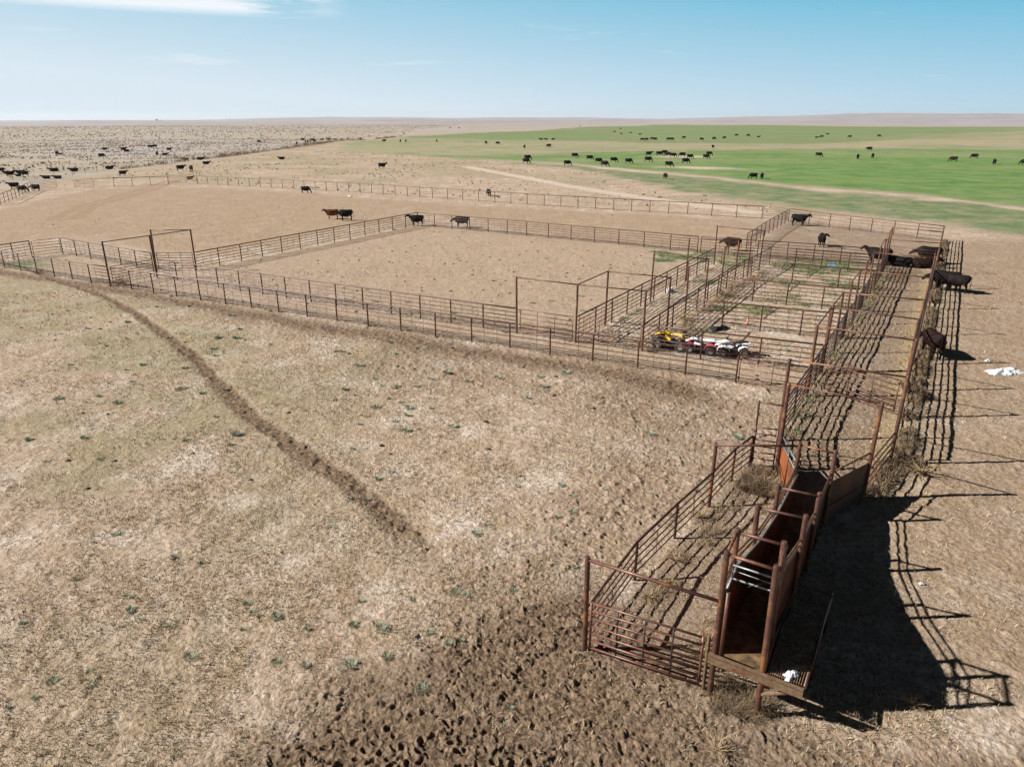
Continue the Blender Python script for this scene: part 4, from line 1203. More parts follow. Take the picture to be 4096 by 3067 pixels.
# ------------------------------------------------------------------ quad bikes
def quad_bike(label, x, y, rz, body, seat, guard, big=False, sc=1.0):
    t_ = thing('quad_bike', label, 'quad bike', (x, y, gz(x, y)), rz, 'quad bikes parked in a row', sc)
    wr, ww = (.315, .24) if big else (.27, .22)
    wb = .64 if big else .58
    tr = .46
    for fx in (wb, -wb):
        for s in (-1, 1):
            b = MB()
            n = 20
            prof = [(wr * .52, -ww * .42), (wr * .8, -ww * .5), (wr * .97, -ww * .36), (wr, 0), (wr * .97, ww * .36), (wr * .8, ww * .5), (wr * .52, ww * .42)]
            rings = [[b.bm.verts.new((r_ * (1 + (.03 if k % 2 and r_ > wr * .9 else 0)) * math.cos(6.2832 * k / n), w_, r_ * (1 + (.03 if k % 2 and r_ > wr * .9 else 0)) * math.sin(6.2832 * k / n))) for k in range(n)] for r_, w_ in prof]
            for r0, r1 in zip(rings[:-1], rings[1:]):
                for k in range(n):
                    b.bm.faces.new((r0[k], r0[(k + 1) % n], r1[(k + 1) % n], r1[k])).smooth = True
            wo_ = obj('wheel', b.mesh('tyre', M_RUBBER), t_, (fx, s * tr, wr))
            b = MB()
            b.tube([(0, -ww * .3, 0), (0, -ww * .1, 0), (0, ww * .1, 0), (0, ww * .3, 0)], [wr * .55, wr * .3, wr * .3, wr * .55], 14)
            obj('rim', b.mesh('rim', M_RIM), wo_)
    b = MB()   # engine and frame
    b.box((0, 0, .36), (.62, .34, .26), bevel=.04)
    b.box((.05, 0, .52), (.4, .26, .16), bevel=.03)
    for s in (-1, 1):
        b.tube([(.78, s * .14, .35), (.3, s * .2, .26), (-.4, s * .2, .26), (-.8, s * .14, .42)], .025, 6)
        b.tube([(wb, s * .1, .36), (wb, s * .42, wr)], .025, 6)
        b.tube([(-wb, s * .1, .36), (-wb, s * .42, wr)], .03, 6)
        b.tube([(wb - .03, s * .13, .62), (wb, s * .34, .36)], .03, 6)
        b.box((0, s * .34, .27), (.5, .22, .03))
    b.build('frame', M_STEELD, t_)
    b = MB()   # bodywork: hood over the front, tank, tail
    hz = .80 if big else .72
    ss = lambda x_, z, w, h: ((x_, 0, z), (0, w, 0), (0, 0, h))
    b.loft([ss(.98, hz - .16, .08, .03), ss(.9, hz - .10, .22, .08), ss(.7, hz - .02, .24, .10), ss(.45, hz + .06, .17, .10), ss(.25, hz + .05, .13, .11), ss(.05, hz - .03, .10, .09)], 12)
    b.loft([ss(-.42, hz - .02, .16, .05), ss(-.65, hz + .01, .22, .06), ss(-.95, hz + .02, .20, .035), ss(-1.0, hz + .02, .1, .02)], 12)
    b.build('bodywork', body, t_)
    for s in (-1, 1):
        for cx, l0 in ((wb, 1.0), (-wb, 1.0)):
            b = MB()
            pts = [(cx + (wr + .1) * math.cos(a) * l0, s * (.36 if cx > 0 else .37), wr + (wr + .10) * math.sin(a)) for a in np.radians([20, 50, 80, 110, 140, 165])]
            for p, q in zip(pts[:-1], pts[1:]):
                b.quad((p[0], p[1] - .15, p[2]), (q[0], q[1] - .15, q[2]), (q[0], q[1] + .15, q[2]), (p[0], p[1] + .15, p[2]), thick=.012)
            b.build('mudguard', guard, t_)
        b = MB()
        b.quad((.35, s * .12, hz - .05), (-.05, s * .14, hz - .18), (.1, s * .2, .45), (.4, s * .22, .5), thick=.015)
        b.build('side_cover', body, t_)
    b = MB()
    b.loft([ss(.12, hz - .0, .08, .05), ss(-.1, hz + .0, .14, .07), ss(-.4, hz + .03, .17, .08), ss(-.72, hz + .07, .16, .06), ss(-.8, hz + .06, .09, .03)], 12)
    b.build('seat', seat, t_)
    b = MB()
    b.tube([(.42, 0, hz), (.33, 0, hz + .22)], .03, 6)
    b.tube([(.2, -.38, hz + .27), (.32, -.2, hz + .26), (.34, 0, hz + .2), (.32, .2, hz + .26), (.2, .38, hz + .27)], .018, 6)
    b.box((.36, 0, hz + .24), (.12, .16, .09), bevel=.02)
    hb = b.build('handlebar', M_STEELD, t_)
    for s in (-1, 1):
        b = MB()
        b.tube([(.23, s * .30, hz + .268), (.17, s * .42, hz + .27)], .025, 8)
        b.build('grip', M_RUBBER, hb)
        b = MB()
        b.loft([((.93, s * .17, hz - .10), (0, .06, 0), (0, 0, .04)), ((.97, s * .16, hz - .12), (0, .05, 0), (0, 0, .03))], 8)
        b.build('headlight', M_RIM, t_)
    b = MB()
    b.tube([(.85, -.2, .33), (1.06, -.2, .38), (1.08, -.2, .55), (1.08, .2, .55), (1.06, .2, .38), (.85, .2, .33)], .02, 6)
    b.build('bumper', M_STEELD, t_)
    if big:
        for x0, x1, nm_ in ((.5, 1.0, 'front_rack'), (-1.08, -.62, 'rear_rack')):
            b = MB()
            z = hz + .10
            b.tube([(x0, -.34, z), (x1, -.34, z), (x1, .34, z), (x0, .34, z), (x0, -.34, z)], .014, 6)
            for k in range(1, 5):
                b.tube([(x0, -.34 + .136 * k, z), (x1, -.34 + .136 * k, z)], .010, 5)
            for s in (-1, 1):
                b.tube([((x0 + x1) / 2, s * .2, z), ((x0 + x1) / 2, s * .2, z - .14)], .012, 5)
            b.build(nm_, M_STEELD, t_)
    return t_


quad_bike('yellow quad bike with black racks and a tan seat, leftmost of three', 8.9, 37.83, R(148), M_YEL, M_TAN, M_STEELD, True, 1.02)
quad_bike('white and red quad bike parked between the yellow and the white one', 10.31, 37.06, R(161), M_WHITE, M_WHITE, M_PINK, False, .97)
quad_bike('white quad bike with a black seat, rightmost of three', 11.92, 36.59, R(173), M_WHITE, M_SEATBLK, M_WHITE, False, .97)

# ------------------------------------------------------------------ plants
def blades(name, bx, by, bz, hgt, lean, wid, mat, az=None):
    n = len(bx)
    az = rng.uniform(0, 6.283, n) if az is None else az
    la = az + rng.normal(0, .5, n)
    wx, wy = -np.sin(la) * wid / 2, np.cos(la) * wid / 2
    dx, dy = np.cos(az) * lean * hgt, np.sin(az) * lean * hgt
    bz = bz - .01
    V = np.empty((n, 5, 3))
    V[:, 0] = np.stack([bx - wx, by - wy, bz], 1)
    V[:, 1] = np.stack([bx + wx, by + wy, bz], 1)
    V[:, 2] = np.stack([bx + dx * .4 + wx * .8, by + dy * .4 + wy * .8, bz + hgt * .62], 1)
    V[:, 3] = np.stack([bx + dx * .4 - wx * .8, by + dy * .4 - wy * .8, bz + hgt * .62], 1)
    V[:, 4] = np.stack([bx + dx, by + dy, bz + hgt * (1 - .25 * np.minimum(lean, 1.5))], 1)
    i = np.arange(n)[:, None] * 5
    return mesh_np(name, V.reshape(-1, 3), [i + np.array([[0, 1, 2, 3]]), i + np.array([[3, 2, 4]])], mat, False)


def stuff(name, me, label=None):
    o = obj(name, me)
    o['kind'] = 'stuff'
    if label: o['label'] = label
    return o


# short dry grass and stubble over the pasture
n = 235000
rr = np.exp(rng.uniform(math.log(10.5), math.log(62), n)); aa = np.radians(rng.uniform(-46, 46, n))
x, y = rr * np.sin(aa), rr * np.cos(aa)
cl = fbm(x / .9, y / .9, 3, 101) * .6 + fbm(x / 5, y / 5, 3, 102) * .4
mk = masks(x, y)
keep = (rng.random(n) < sm(cl, .42, .62) * (1 - mk['damp'] * .85) * (1 - mk['pen'] * .6) * (1 - mk['trail']) * (1 - .75 * (mk['brown'] > .3) * (x > 8))) & (rr > 9)
x, y, rr = x[keep], y[keep], rr[keep]
m_ = {k: v[keep] for k, v in mk.items()}
z = ground_z(x, y, m_)
k = len(x)
sel = rng.random(k)
for nm_, mt, lo, hi in (('dry_grass', M_STRAW, 0, .40), ('dry_grass', M_DRYWEED, .40, .88), ('dry_grass', M_SAGEW, .88, 1)):
    s = (sel >= lo) & (sel < hi)
    stuff(nm_, blades(nm_, x[s], y[s], z[s], rng.uniform(.03, .11, s.sum()) * (1 + rr[s] / 70), rng.uniform(.2, 1.6, s.sum()), .007 + rr[s] * .00045, mt),
          'short dry grass over the pasture')


def strip_points(pts, n, lo, hi, side=1):
    """points beside a polyline, offset lo..hi metres to its right"""
    L = [math.dist(a, b) for a, b in zip(pts[:-1], pts[1:])]
    u = rng.uniform(0, sum(L), n)
    out = np.empty((n, 2))
    acc = 0
    for (a, b), l in zip(zip(pts[:-1], pts[1:]), L):
        s = (u >= acc) & (u <= acc + l)
        f = (u[s] - acc) / l
        nx, ny = (b[1] - a[1]) / l * side, -(b[0] - a[0]) / l * side
        o_ = rng.uniform(lo, hi, s.sum())
        out[s, 0] = a[0] + (b[0] - a[0]) * f + nx * o_
        out[s, 1] = a[1] + (b[1] - a[1]) * f + ny * o_
        acc += l
    return out[:, 0], out[:, 1]


def weeds_along(pts, n, lo, hi, h0, h1, mats, side=1, clump=.9, thr=.42, lean=(.2, 1.1), wid=.016, name='dry_weeds', seed=3, az=None, label='dry weeds along the fence foot'):
    x, y = strip_points(pts, n, lo, hi, side)
    c = fbm(x / clump, y / clump, 3, seed)
    kp = c > thr + rng.uniform(-.06, .06, n)
    x, y, c = x[kp], y[kp], c[kp]
    z = ground_z(x, y)
    h = rng.uniform(h0, h1, len(x)) * (.55 + np.clip((c - thr) * 3, 0, .9))
    pick = rng.integers(0, len(mats), len(x))
    for i, mt in enumerate(mats):
        s = pick == i
        stuff(name, blades(name, x[s], y[s], z[s], h[s], rng.uniform(*lean, s.sum()), np.full(s.sum(), wid), mt, None if az is None else rng.normal(az, .7, s.sum())), label)


RRL = [(44.6, 74.2), (14.3, 24.0)]
weeds_along(RRL, 24000, -.5, -.02, .10, .34, (M_BANK, M_BANK, M_DRYWEED), 1, 1.1, .34, (.3, 1.0), .018, seed=5, az=0.1, label='dry weed bank outside the right-hand fence')
weeds_along([(14.1, 23.7), (11.9, 21.1)], 2200, -.5, .3, .12, .4, (M_BANK, M_DRYWEED), 1, .6, .40, seed=6)
weeds_along([(2.0, 14.0), (8.8, 23.4)], 5200, .08, .7, .08, .30, (M_STRAW, M_DRYWEED, M_DRYWEED), 1, .7, .50, (.4, 1.6), .009, seed=8, label='dry grass along the alley edge')
weeds_along([(4.6, 13.4), (8.7, 20.2)], 7000, -.55, -.1, .1, .34, (M_STRAW, M_DRYWEED, M_DRYWEED), 1, .7, .50, (.4, 1.6), .009, seed=9, label='dry grass against the chute wall')
weeds_along([(8.2, 21.3), (9.3, 22.8)], 4200, -.7, .6, .12, .42, (M_BANK, M_DRYWEED, M_BANK), 1, .5, .38, (.5, 1.8), .009, seed=10, label='tangle of dry weeds by the man gate')
weeds_along([(4.5, 12.4), (5.6, 11.9)], 2600, -.5, .5, .1, .35, (M_BANK, M_DRYWEED), 1, .4, .38, (.4, 1.4), .008, seed=12, label='dry weeds under the dock')
weeds_along([FR[0], FR[2], FR[5], FR[7]], 5200, .05, .8, .12, .45, (M_DRYWEED, M_STRAW), 1, .9, .52, (.4, 1.6), .018, seed=13)
weeds_along([FL[0], FL[4]], 2500, .05, .5, .1, .3, (M_DRYWEED, M_GREENW), 1, .8, .5, (.3, 1.2), .018, seed=14)
weeds_along([RL[0], RL[4], RL[6], RL[8], RL[10], RL[11]], 6000, -.25, .5, .12, .4, (M_DRYWEED, M_GREENW, M_STRAW), -1, .8, .5, (.3, 1.2), .018, seed=15)
weeds_along([F1A, F1B], 5000, -.3, .3, .04, .16, (M_DRYWEED, M_STRAW), 1, .7, .5, (.3, 1.4), .018, seed=16)
weeds_along([(-99.6, 185), (-98.3, 255), (-96.3, 328), (-97, 390), (-97, 430), (-82, 552)], 9000, -1.6, 1.6, .5, 1.4, (M_DRYWEED, M_DRYWEED, M_TWIG), 1, 6, .40, (.2, 1.0), .10, 'weed_bank', 17, label='brown weed bank beside the dirt road')

# green weeds in the pens and the lane
n = 110000
x = rng.uniform(-2, 31, n); y = rng.uniform(37, 73, n)
mk = masks(x, y)
kp = rng.random(n) < sm(mk['weed'], .25, .6) * sm(fbm(x / .55, y / .55, 3, 120), .34, .60)
x, y = x[kp], y[kp]
z = ground_z(x, y)
pick = rng.random(len(x)) < .6
for s, mt in ((pick, M_GREENW), (~pick, M_DKGREEN)):
    stuff('green_weeds', blades('green_weeds', x[s], y[s], z[s], rng.uniform(.04, .17, s.sum()), rng.uniform(.4, 1.6, s.sum()), np.full(s.sum(), .045), mt), 'green weeds in the pens')

# sagebrush range at the left, and dry tufts in the middle pasture
def shrub_field(name, x, y, size, mats, label, per=9):
    pick = rng.integers(0, len(mats), len(x))
    for i, mt in enumerate(mats):
        s = pick == i
        X, Y, Sz = np.repeat(x[s], per), np.repeat(y[s], per), np.repeat(size[s], per)
        a = rng.uniform(0, 6.283, len(X)); q = rng.uniform(0, .42, len(X)) * Sz
        bx, by = X + np.cos(a) * q, Y + np.sin(a) * q
        stuff(name, blades(name, bx, by, big_z(bx, by), Sz * rng.uniform(.35, .8, len(X)), rng.uniform(.1, 1.0, len(X)), Sz * rng.uniform(.2, .4, len(X)), mt), label)


n = 24000
r_ = np.sqrt(rng.uniform(110 ** 2, 520 ** 2, n)); a_ = np.radians(rng.uniform(-43, -8, n))
x, y = r_ * np.sin(a_), r_ * np.cos(a_)
kp = (x < -101) & (fbm(x / 60, y / 45, 3, 133) > .36 + rng.uniform(-.08, .12, n)) & (fbm(x / 7, y / 7, 3, 130) > .45 + rng.uniform(-.1, .1, n))
shrub_field('sagebrush', x[kp], y[kp], rng.uniform(.25, .7, kp.sum()), (M_SAGE, M_STRAW, M_SAGE, M_TWIG), 'sagebrush covering the range')
n = 9000
r_ = np.sqrt(rng.uniform(520 ** 2, 1500 ** 2, n)); a_ = np.radians(rng.uniform(-43, -4, n))
x, y = r_ * np.sin(a_), r_ * np.cos(a_)
kp = (x < -101) & (masks(x, y)['crop'] < .1)
shrub_field('sagebrush', x[kp], y[kp], rng.uniform(.6, 1.5, kp.sum()), (M_SAGE, M_TWIG), 'sagebrush covering the range', 5)
n = 9000
r_ = np.sqrt(rng.uniform(95 ** 2, 290 ** 2, n)); a_ = np.radians(rng.uniform(-40, 20, n))
x, y = r_ * np.sin(a_), r_ * np.cos(a_)
mk = masks(x, y)
kp = (x > -89) & (y > np.interp(x, [-80, -62, 0, 34], [140, 147, 114, 94])) & (mk['crop'] < .3) & (mk['path'] < .1) & (fbm(x / 9, y / 9, 3, 131) > .47 + rng.uniform(-.1, .1, n))
shrub_field('dry_tufts', x[kp], y[kp], rng.uniform(.15, .5, kp.sum()), (M_STRAW, M_DRYWEED, M_STRAW), 'dry grass tufts in the middle pasture', 6)

# dung pats in the pens
def pats(n, region):
    b = []
    while len(b) < n:
        p = region()
        b.append(p)
    return b
mbd = MB()
for _ in range(330):
    u = random.random()
    if u < .5:
        px, py = random.uniform(-25, 15), random.uniform(43, 84)
        if poly_sd(np.array([px]), np.array([py]), BIGPEN)[0] < .6: continue
    elif u < .75:
        px, py = random.uniform(-60, 20), random.uniform(62, 130)
    else:
        r_, a_ = random.uniform(24, 55), R(random.uniform(-36, 30)); px, py = r_ * math.sin(a_), r_ * math.cos(a_)
        if abs(px - 6) < 5 and py < 26: continue
    zz = gz(px, py)
    s = random.uniform(.06, .14)
    mbd.loft([((px, py, zz - .02), (s, 0, 0), (0, s * random.uniform(.6, 1), 0)), ((px, py, zz + .035), (s * .8, 0, 0), (0, s * .7, 0)), ((px + .02, py, zz + .06), (s * .3, 0, 0), (0, s * .3, 0))], 7)
stuff('dung', mbd.mesh('dung', M_DUNG), 'dung pats scattered over the pens')

# single grey-green weeds standing in the pasture
def weed_mesh(kind):
    g = np.random.default_rng(kind + 50)
    n = (130, 90, 160, 60, 110)[kind]
    a = g.uniform(0, 6.283, n); q = np.sqrt(g.uniform(0, 1, n)) * (.16, .12, .26, .10, .18)[kind]
    h = g.uniform(.06, (.20, .14, .16, .24, .15)[kind], n) * (1 - .8 * q)
    global rng
    keep_, rng = rng, g
    me = blades('weed', np.cos(a) * q, np.sin(a) * q * .8, np.zeros(n), h, g.uniform(.2, 1.1, n), np.full(n, .016), M_SAGEW if kind != 3 else M_DKGREEN, a)
    rng = keep_
    return me


WM = [weed_mesh(k) for k in range(5)]
KIND = ('rounded grey-green weed', 'small thin grey-green weed', 'wide spreading grey-green weed', 'upright dark green weed', 'low grey-green weed')
spots = []
for w, pts in (('R1', ((620, 795, 4), (1262, 795, 0), (1120, 420, 0), (770, 470, 1), (190, 468, 1), (1120, 560, 1), (940, 625, 0), (1000, 820, 1), (1120, 840, 1), (520, 1090, 2), (875, 1070, 1), (1040, 1130, 2),
                       (1160, 940, 1), (1600, 1012, 2), (1780, 1050, 0), (1990, 1015, 1), (1630, 825, 1), (1880, 652, 2), (1905, 712, 2), (2110, 480, 2), (2090, 555, 2), (1930, 555, 1), (2050, 360, 2), (1725, 312, 1),
                       (1905, 1250, 1), (2090, 1410, 0), (740, 1440, 0), (415, 1645, 2), (885, 1635, 2), (250, 1455, 0), (1635, 1465, 1), (2035, 1505, 1), (1515, 195, 1), (1385, 280, 1), (600, 318, 1), (460, 350, 1))),
               ('R2', ((725, 212, 2), (590, 262, 1), (475, 488, 2), (795, 600, 2), (808, 685, 0), (1075, 365, 3), (1060, 785, 2), (1190, 965, 2), (560, 1148, 2), (330, 1120, 2), (550, 1065, 1), (1720, 725, 2), (1565, 705, 1),
                       (1715, 1000, 2), (1505, 802, 1), (1240, 395, 3), (140, 770, 1), (45, 1295, 1), (1530, 645, 0), (215, 1225, 1))),
               ('R3', ((1400, 125, 2), (1475, 140, 1), (1790, 100, 1), (705, 340, 2), (900, 370, 2), (1215, 395, 0), (1352, 470, 0), (1440, 445, 1), (930, 560, 2), (670, 620, 2), (380, 620, 0), (180, 590, 2), (755, 182, 1),
                       (185, 285, 1), (1165, 785, 2), (1765, 915, 1), (390, 372, 1), (1100, 168, 1))),
               ('R4', ((172, 80, 2), (362, 22, 1), (98, 205, 0), (10, 250, 1), (262, 288, 2), (255, 150, 1), (290, 182, 1), (372, 188, 1), (535, 148, 2), (465, 187, 1), (620, 123, 0), (728, 162, 2), (880, 140, 2), (1092, 138, 2),
                       (1110, 188, 2), (1220, 118, 2), (1030, 245, 1), (1065, 273, 1), (386, 267, 1), (430, 296, 2), (540, 299, 1), (420, 336, 1), (357, 365, 2), (410, 409, 2), (175, 377, 1), (335, 615, 2), (268, 655, 0),
                       (213, 748, 2), (140, 503, 1), (38, 895, 2), (765, 928, 0), (1200, 685, 2), (1255, 745, 2), (1258, 825, 2), (1180, 850, 1), (820, 885, 1), (975, 690, 1), (995, 640, 1), (650, 390, 2), (125, 750, 1))),
               ('P', ((2300, 2270, 0), (2585, 1970, 2), (2600, 1740, 2), (2420, 1960, 1), (2700, 1800, 1), (2950, 1750, 0), (3160, 1460, 0), (3150, 1400, 1))),
               ('F', ((640, 862, 2), (850, 838, 2), (1170, 785, 2), (1020, 530, 1), (600, 630, 1), (712, 565, 1), (505, 580, 1), (335, 615, 1), (200, 620, 1), (770, 368, 1), (330, 1185, 2), (1030, 1280, 2), (645, 1130, 1),
                      (965, 272, 1), (1210, 250, 1), (1205, 945, 2), (690, 570, 1))),
               ('I', ((1180, 805, 2), (1415, 815, 2), (1680, 820, 2), (2035, 910, 2), (1530, 1150, 2), (1140, 1220, 2), (620, 685, 1), (1345, 720, 1), (1280, 495, 1), (1210, 325, 1), (1560, 245, 2), (745, 328, 1), (385, 400, 1),
                      (260, 930, 2), (150, 1105, 2), (290, 1107, 2), (565, 1160, 1), (690, 1085, 1), (320, 1045, 1)))):
    for x_, y_, k_ in pts:
        spots.append((*at(w, x_, y_), k_))
for i, (px, py, k_) in enumerate(spots):
    o = obj('weed', WM[k_])
    o.location = (px, py, gz(px, py))
    o.rotation_euler = (0, 0, random.random() * 6.28)
    s = random.uniform(.7, 1.15) * (.72 if py < 24 else 1.0)
    o.scale = (s * random.uniform(.85, 1.25), s, s * random.uniform(.8, 1.2))
    fd = py - np.interp(px, [F1A[0], F1B[0]], [F1A[1], F1B[1]])
    td = np.interp(py, [t_[1] for t_ in reversed(TRAIL)], [t_[0] for t_ in reversed(TRAIL)])
    if fd > 0: pl = 'inside the corral'
    elif py < 16: pl = 'in the trampled foreground'
    elif fd > -7: pl = 'near the front fence'
    elif px < td: pl = 'left of the worn cattle trail'
    elif px > 1: pl = 'on the churned ground left of the chute'
    else: pl = 'right of the worn cattle trail'
    tag(o, KIND[k_] + ' growing ' + pl, 'weed', KIND[k_] + 's ' + pl)

# tumbleweeds: balls of bent twigs
def tumble_mesh(seed, flat):
    g = random.Random(seed)
    b = MB()
    for _ in range(70):
        a, e = g.uniform(0, 6.28), g.uniform(.15, 1.4)
        d = Vector((math.cos(a) * math.cos(e), math.sin(a) * math.cos(e), math.sin(e) * flat))
        p = Vector((0, 0, .04))
        pts = [p.copy()]
        for k in range(3):
            d = (d + Vector((g.uniform(-.5, .5), g.uniform(-.5, .5), g.uniform(-.4, .35)))).normalized()
            p = p + d * g.uniform(.10, .2)
            p.z = max(p.z, .01)
            pts.append(p.copy())
        b.tube(pts, [.007, .006, .004, .002], 3, False)
    return b.mesh('tumbleweed', M_TWIG)


TM = [tumble_mesh(k, f) for k, f in ((1, .8), (2, .5), (3, 1.0))]
for w, x_, y_, s, lab in (('P', 2870, 3000, .9, 'pale tumbleweed lying in the foreground at the bottom edge'), ('P', 3640, 2815, .75, 'brown tumbleweed lying in the shadow bars right of the dock'),
                          ('P', 3690, 1905, 1.5, 'tumbleweed caught at the near end of the outer fence'), ('E', 380, 1330, 1.7, 'tumbleweed pile behind the yellow quad bike'),
                          ('E', 820, 1070, 2.0, 'tumbleweed caught against the middle lane fence'), ('E', 920, 960, 1.5, 'tumbleweed above the pile on the middle lane fence'),
                          ('P', 2690, 2240, 1.0, 'tumbleweed on the alley floor beside the low fence'), ('P', 2800, 2075, 1.1, 'tumbleweed in the middle of the alley edge'),
                          ('P', 3060, 1960, 1.4, 'large tangled tumbleweed at the back of the alley'), ('P', 2600, 2390, .8, 'tumbleweed just behind the foreground gate'),
                          ('H', 400, 590, 1.2, 'straw-coloured tumbleweed against the front fence at the far left'), ('H', 1200, 720, 2.2, 'brown tumbleweed heap under the dark alley gate'),
                          ('P', 3490, 1510, .9, 'tumbleweed under the askew gate of the feed lane')):
    px, py = at(w, x_, y_)
    o = obj('tumbleweed', TM[int(px * 7) % 3])
    o.location = (px, py, gz(px, py))
    o.rotation_euler = (0, 0, random.random() * 6)
    o.scale = (s * 1.2, s, s * .9)
    tag(o, lab, 'tumbleweed', 'tumbleweeds caught around the corral')

# dark dry bushes leaning on the outer fence
for px, py, s, lab in ((14.7, 23.75, 1.0, 'dense dry bush at the near end of the straw bank'), (18.75, 30.9, 1.2, 'large dark bush on the straw bank level with the askew gate'),
                       (21.05, 34.9, .9, 'dark bush on the straw bank in front of the reddish brown cow')):
    n = 1500
    a = rng.uniform(0, 6.283, n); q = np.sqrt(rng.uniform(0, 1, n)) * .55
    me = blades('dry_bush', np.cos(a) * q, np.sin(a) * q, np.zeros(n), rng.uniform(.2, .72, n) * (1 - .5 * q), rng.uniform(.1, .8, n), np.full(n, .022), M_BANK, a)
    o = obj('dry_bush', me)
    o.location = (px, py, gz(px, py)); o.scale = (s * .5, s * 1.3, s * .7)
    tag(o, lab, 'bush', 'dry bushes on the straw bank')

# ------------------------------------------------------------------ loose things on the ground
def cloth(name, label, cat, x, y, lx, ly, h, mat, seed, rz=0.0, group=None):
    n = 34
    u, v = np.meshgrid(np.linspace(-1, 1, n), np.linspace(-1, 1, n), indexing='ij')
    a = np.arctan2(v, u)
    rag = .72 + .5 * (fbm(np.cos(a) * 2 + 9, np.sin(a) * 2 + 9, 3, seed) - .5) * 2
    X, Y = u * lx / 2 * rag, v * ly / 2 * rag
    rid = np.abs(fbm(u * 2.3 + 3, v * 2.3 + 5, 4, seed + 1) - .5) * 2
    zz = h * (1 - np.clip(np.maximum(abs(u), abs(v)), 0, 1) ** 3) * (.25 + 1.0 * rid + .5 * fbm(u * 1.2 + 7, v * 1.2, 2, seed + 2)) + .01
    i, j = np.meshgrid(np.arange(n - 1), np.arange(n - 1), indexing='ij')
    q = np.stack([i * n + j, (i + 1) * n + j, (i + 1) * n + j + 1, i * n + j + 1], -1).reshape(-1, 4)
    me = mesh_np(name, np.stack([X.ravel(), Y.ravel(), zz.ravel()], 1), [q], mat)
    o = obj(name, me)
    o.location = (x, y, gz(x, y) + .01)
    o.rotation_euler = (0, 0, rz)
    return tag(o, label, cat, group)


px, py = at('R7', 500, 192)
cloth('white_tarp', 'crumpled white tarp lying on the ground at the right edge', 'tarp', px, py, 2.2, 1.0, .24, M_TARP, 4, .1)
px, py = at('R7', 408, 134)
cloth('plastic_bag', 'tiny white scrap beside the crumpled white tarp', 'litter', px, py, .3, .2, .12, M_TARP, 9)
px, py = at('E', 215, 1015)
cloth('plastic_bag', 'white plastic sack lying at the foot of the middle lane fence', 'plastic bag', px, py, .95, .7, .35, M_TARP, 12, 1)
px, py = at('E', 765, 1435)
cloth('black_tarp', 'crumpled black tarp lying behind the quad bikes', 'tarp', px, py, 1.7, .9, .24, M_BTARP, 15, .3)
px, py = at('B', 1192, 590)
cloth('paper_scrap', 'small white paper scrap on the bare ground right of the chute shadow', 'litter', px, py, .22, .12, .05, M_TARP, 18)
px, py = at('E', 2010, 722)
cloth('blue_plastic', 'bright blue plastic sheet among green weeds of the far small pen', 'litter', px, py, .9, .5, .12, M_BLUE, 21)
px, py = at('K', 1935, 928)
cloth('feed_sack', 'white sack lying in the pasture below the long far fence', 'litter', px, py, .9, .5, .18, M_TARP, 24)
o = cloth('white_sack', 'folded white sack lying on the walkway grating of the dock', 'sack', 5.78, 11.66, .46, .3, .10, M_TARP, 27, .4)
o.location.z = 1.19
px, py = at('E', 1072, 1368)
t_ = thing('traffic_cone', 'small faded orange cone standing in the second small pen', 'traffic cone', (px, py, gz(px, py)), sc=.78)
b = MB(); b.box((0, 0, .015), (.34, .34, .03), bevel=.01); b.build('base', M_CONE, t_)
b = MB(); b.tube([(0, 0, .02), (0, 0, .25)], [.12, .075], 14, True); b.tube([(0, 0, .40), (0, 0, .66)], [.052, .02], 14, True); b.build('body', M_CONE, t_)
b = MB(); b.tube([(0, 0, .25), (0, 0, .40)], [.076, .053], 14, False); b.build('collar', M_WHITE, t_)
# puddle in the road bend
px, py = at('K', 1590, 425)
me = MB()
me.loft([((px, py, gz(px, py) + .12), (1.6, 0, 0), (0, 5.5, 0)), ((px, py, gz(px, py) + .125), (1.5, 0, 0), (0, 5.3, 0))], 24)
mw, nt_, bw = new_mat('puddle_water')
bw.inputs['Base Color'].default_value = (.05, .07, .09, 1); bw.inputs['Roughness'].default_value = .05
o = me.build('puddle', mw); o['kind'] = 'structure'

# ------------------------------------------------------------------ wire fence along the range
wpts = [(-98.0, 118), (-98.3, 165), (-101, 190), (-101.5, 260), (-99.5, 330), (-101, 400), (-100, 440)]
wf_ = thing('wire_fence', 'thin wire fence on wooden and steel posts along the dirt road at the left', 'fence', (wpts[0][0], wpts[0][1], 0))
P = along(wpts, 7.0)
for i, p in enumerate(P):
    z0 = float(big_z(np.array([p[0]]), np.array([p[1]]))[0])
    post(wf_, p[0], p[1], z0 - .1, z0 + random.uniform(1.15, 1.45), .05 if i % 3 == 0 else .03, M_WOOD if i % 3 == 0 else M_PIPE)
for h in (.35, .7, 1.05):
    pipe(wf_, 'wire', [(p[0], p[1], float(big_z(np.array([p[0]]), np.array([p[1]]))[0]) + h) for p in P], .006, M_PIPE, 4)

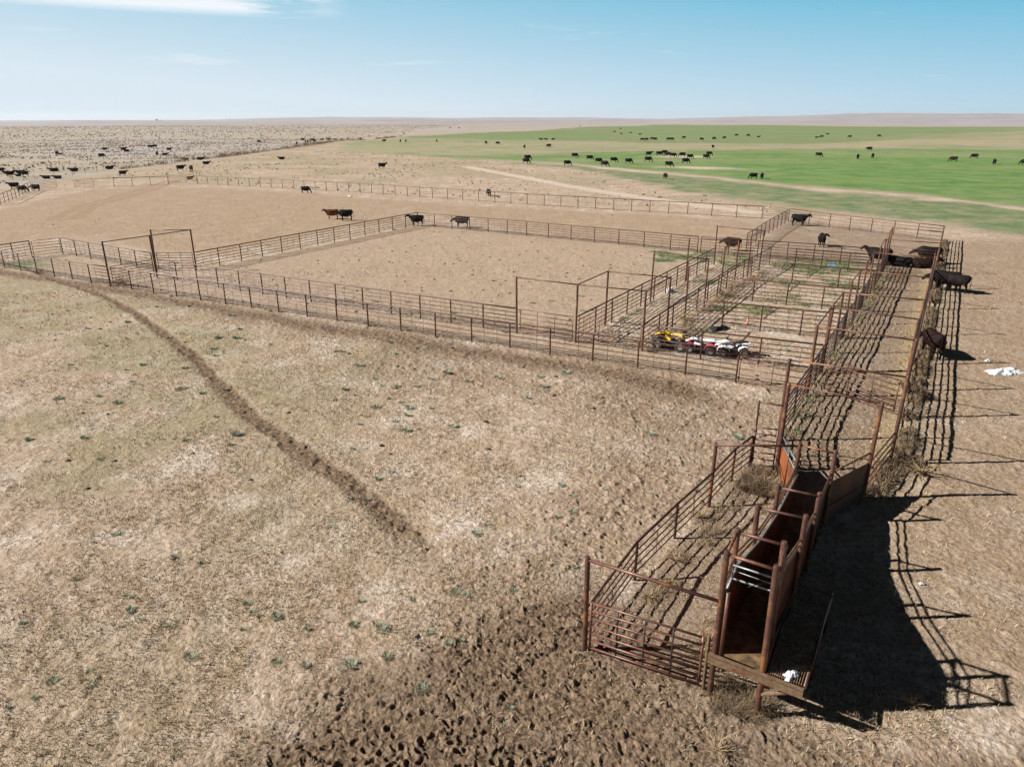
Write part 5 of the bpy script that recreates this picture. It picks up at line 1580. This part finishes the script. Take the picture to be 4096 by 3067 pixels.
# ------------------------------------------------------------------ far farmstead on the skyline
def far_tree(x, y, h, label):
    z0 = float(big_z(np.array([float(x)]), np.array([float(y)]))[0])
    t_ = thing('tree', label, 'tree', (x, y, z0 - 1), group='trees of the far farmstead')
    b = MB(); b.tube([(0, 0, 0), (0, 0, h * .5)], [h * .05, h * .03], 6); b.build('trunk', M_WOOD, t_)
    n = 260
    v = rng.normal(0, 1, (n, 3)); v /= np.linalg.norm(v, axis=1)[:, None]
    v *= rng.uniform(.3, 1, (n, 1)) ** .4
    c = np.array([0, 0, h * .6]) + v * np.array([h * .55, h * .55, h * .42])
    s = h * .14
    T_ = c[:, None, :] + rng.normal(0, s, (n, 3, 3))
    me = mesh_np('crown', T_.reshape(-1, 3), [np.arange(n * 3).reshape(-1, 3)], M_TREE, False)
    obj('crown', me, t_)


for x_, h_, l_ in ((-2215, 17, 'tallest dark tree of the farmstead on the far left skyline'), (-2180, 12, 'second dark tree of the far farmstead, right of the tallest'), (-2140, 9, 'low dark tree of the far farmstead'),
                   (-2090, 8, 'small tree at the right of the far farmstead trees')):
    far_tree(x_, 4700 + random.uniform(-20, 20), h_, l_)
for x_, l_, h_ in ((-1775, 'pale grain silo on the far left skyline', 14), (-1790, 'low pale shed next to the far grain silo', 6)):
    z0 = float(big_z(np.array([float(x_)]), np.array([4750.0]))[0])
    t_ = thing('silo' if h_ > 8 else 'shed', l_, 'silo' if h_ > 8 else 'shed', (x_, 4750, z0 - 1))
    b = MB()
    if h_ > 8:
        b.tube([(0, 0, 0), (0, 0, h_)], 4, 12); b.build('wall', M_SILO, t_)
        b = MB(); b.tube([(0, 0, h_), (0, 0, h_ + 3)], [4.3, .3], 12); b.build('roof', M_SILO, t_)
    else:
        b.box((-8, 0, h_ / 2), (18, 10, h_)); b.build('wall', M_SILO, t_)
        b = MB(); b.loft([((-17.3, 0, h_ + 1), (0, 5.5, 0), (0, 0, 1.6)), ((1.3, 0, h_ + 1), (0, 5.5, 0), (0, 0, 1.6))], 4); b.build('roof', M_SILO, t_)

# ------------------------------------------------------------------ air
me = MB()
me.box((0, 0, 0), (19600, 19600, 1))
hzm = bpy.data.materials.new('haze_air')
hzm.use_nodes = True
hzm.node_tree.nodes.clear()
ho = hzm.node_tree.nodes.new('ShaderNodeOutputMaterial')
pv = hzm.node_tree.nodes.new('ShaderNodeVolumePrincipled')
pv.inputs['Color'].default_value = (.95, .97, 1.0, 1)
pv.inputs['Density'].default_value = 5e-5
pv.inputs['Anisotropy'].default_value = .25
hzm.node_tree.links.new(pv.outputs[0], ho.inputs['Volume'])
hb_ = me.build('haze', hzm)
hb_.scale = (1, 1, 150)
hb_.location = (0, 0, -9)
hb_['kind'] = 'stuff'
S.cycles.volume_bounces = 0
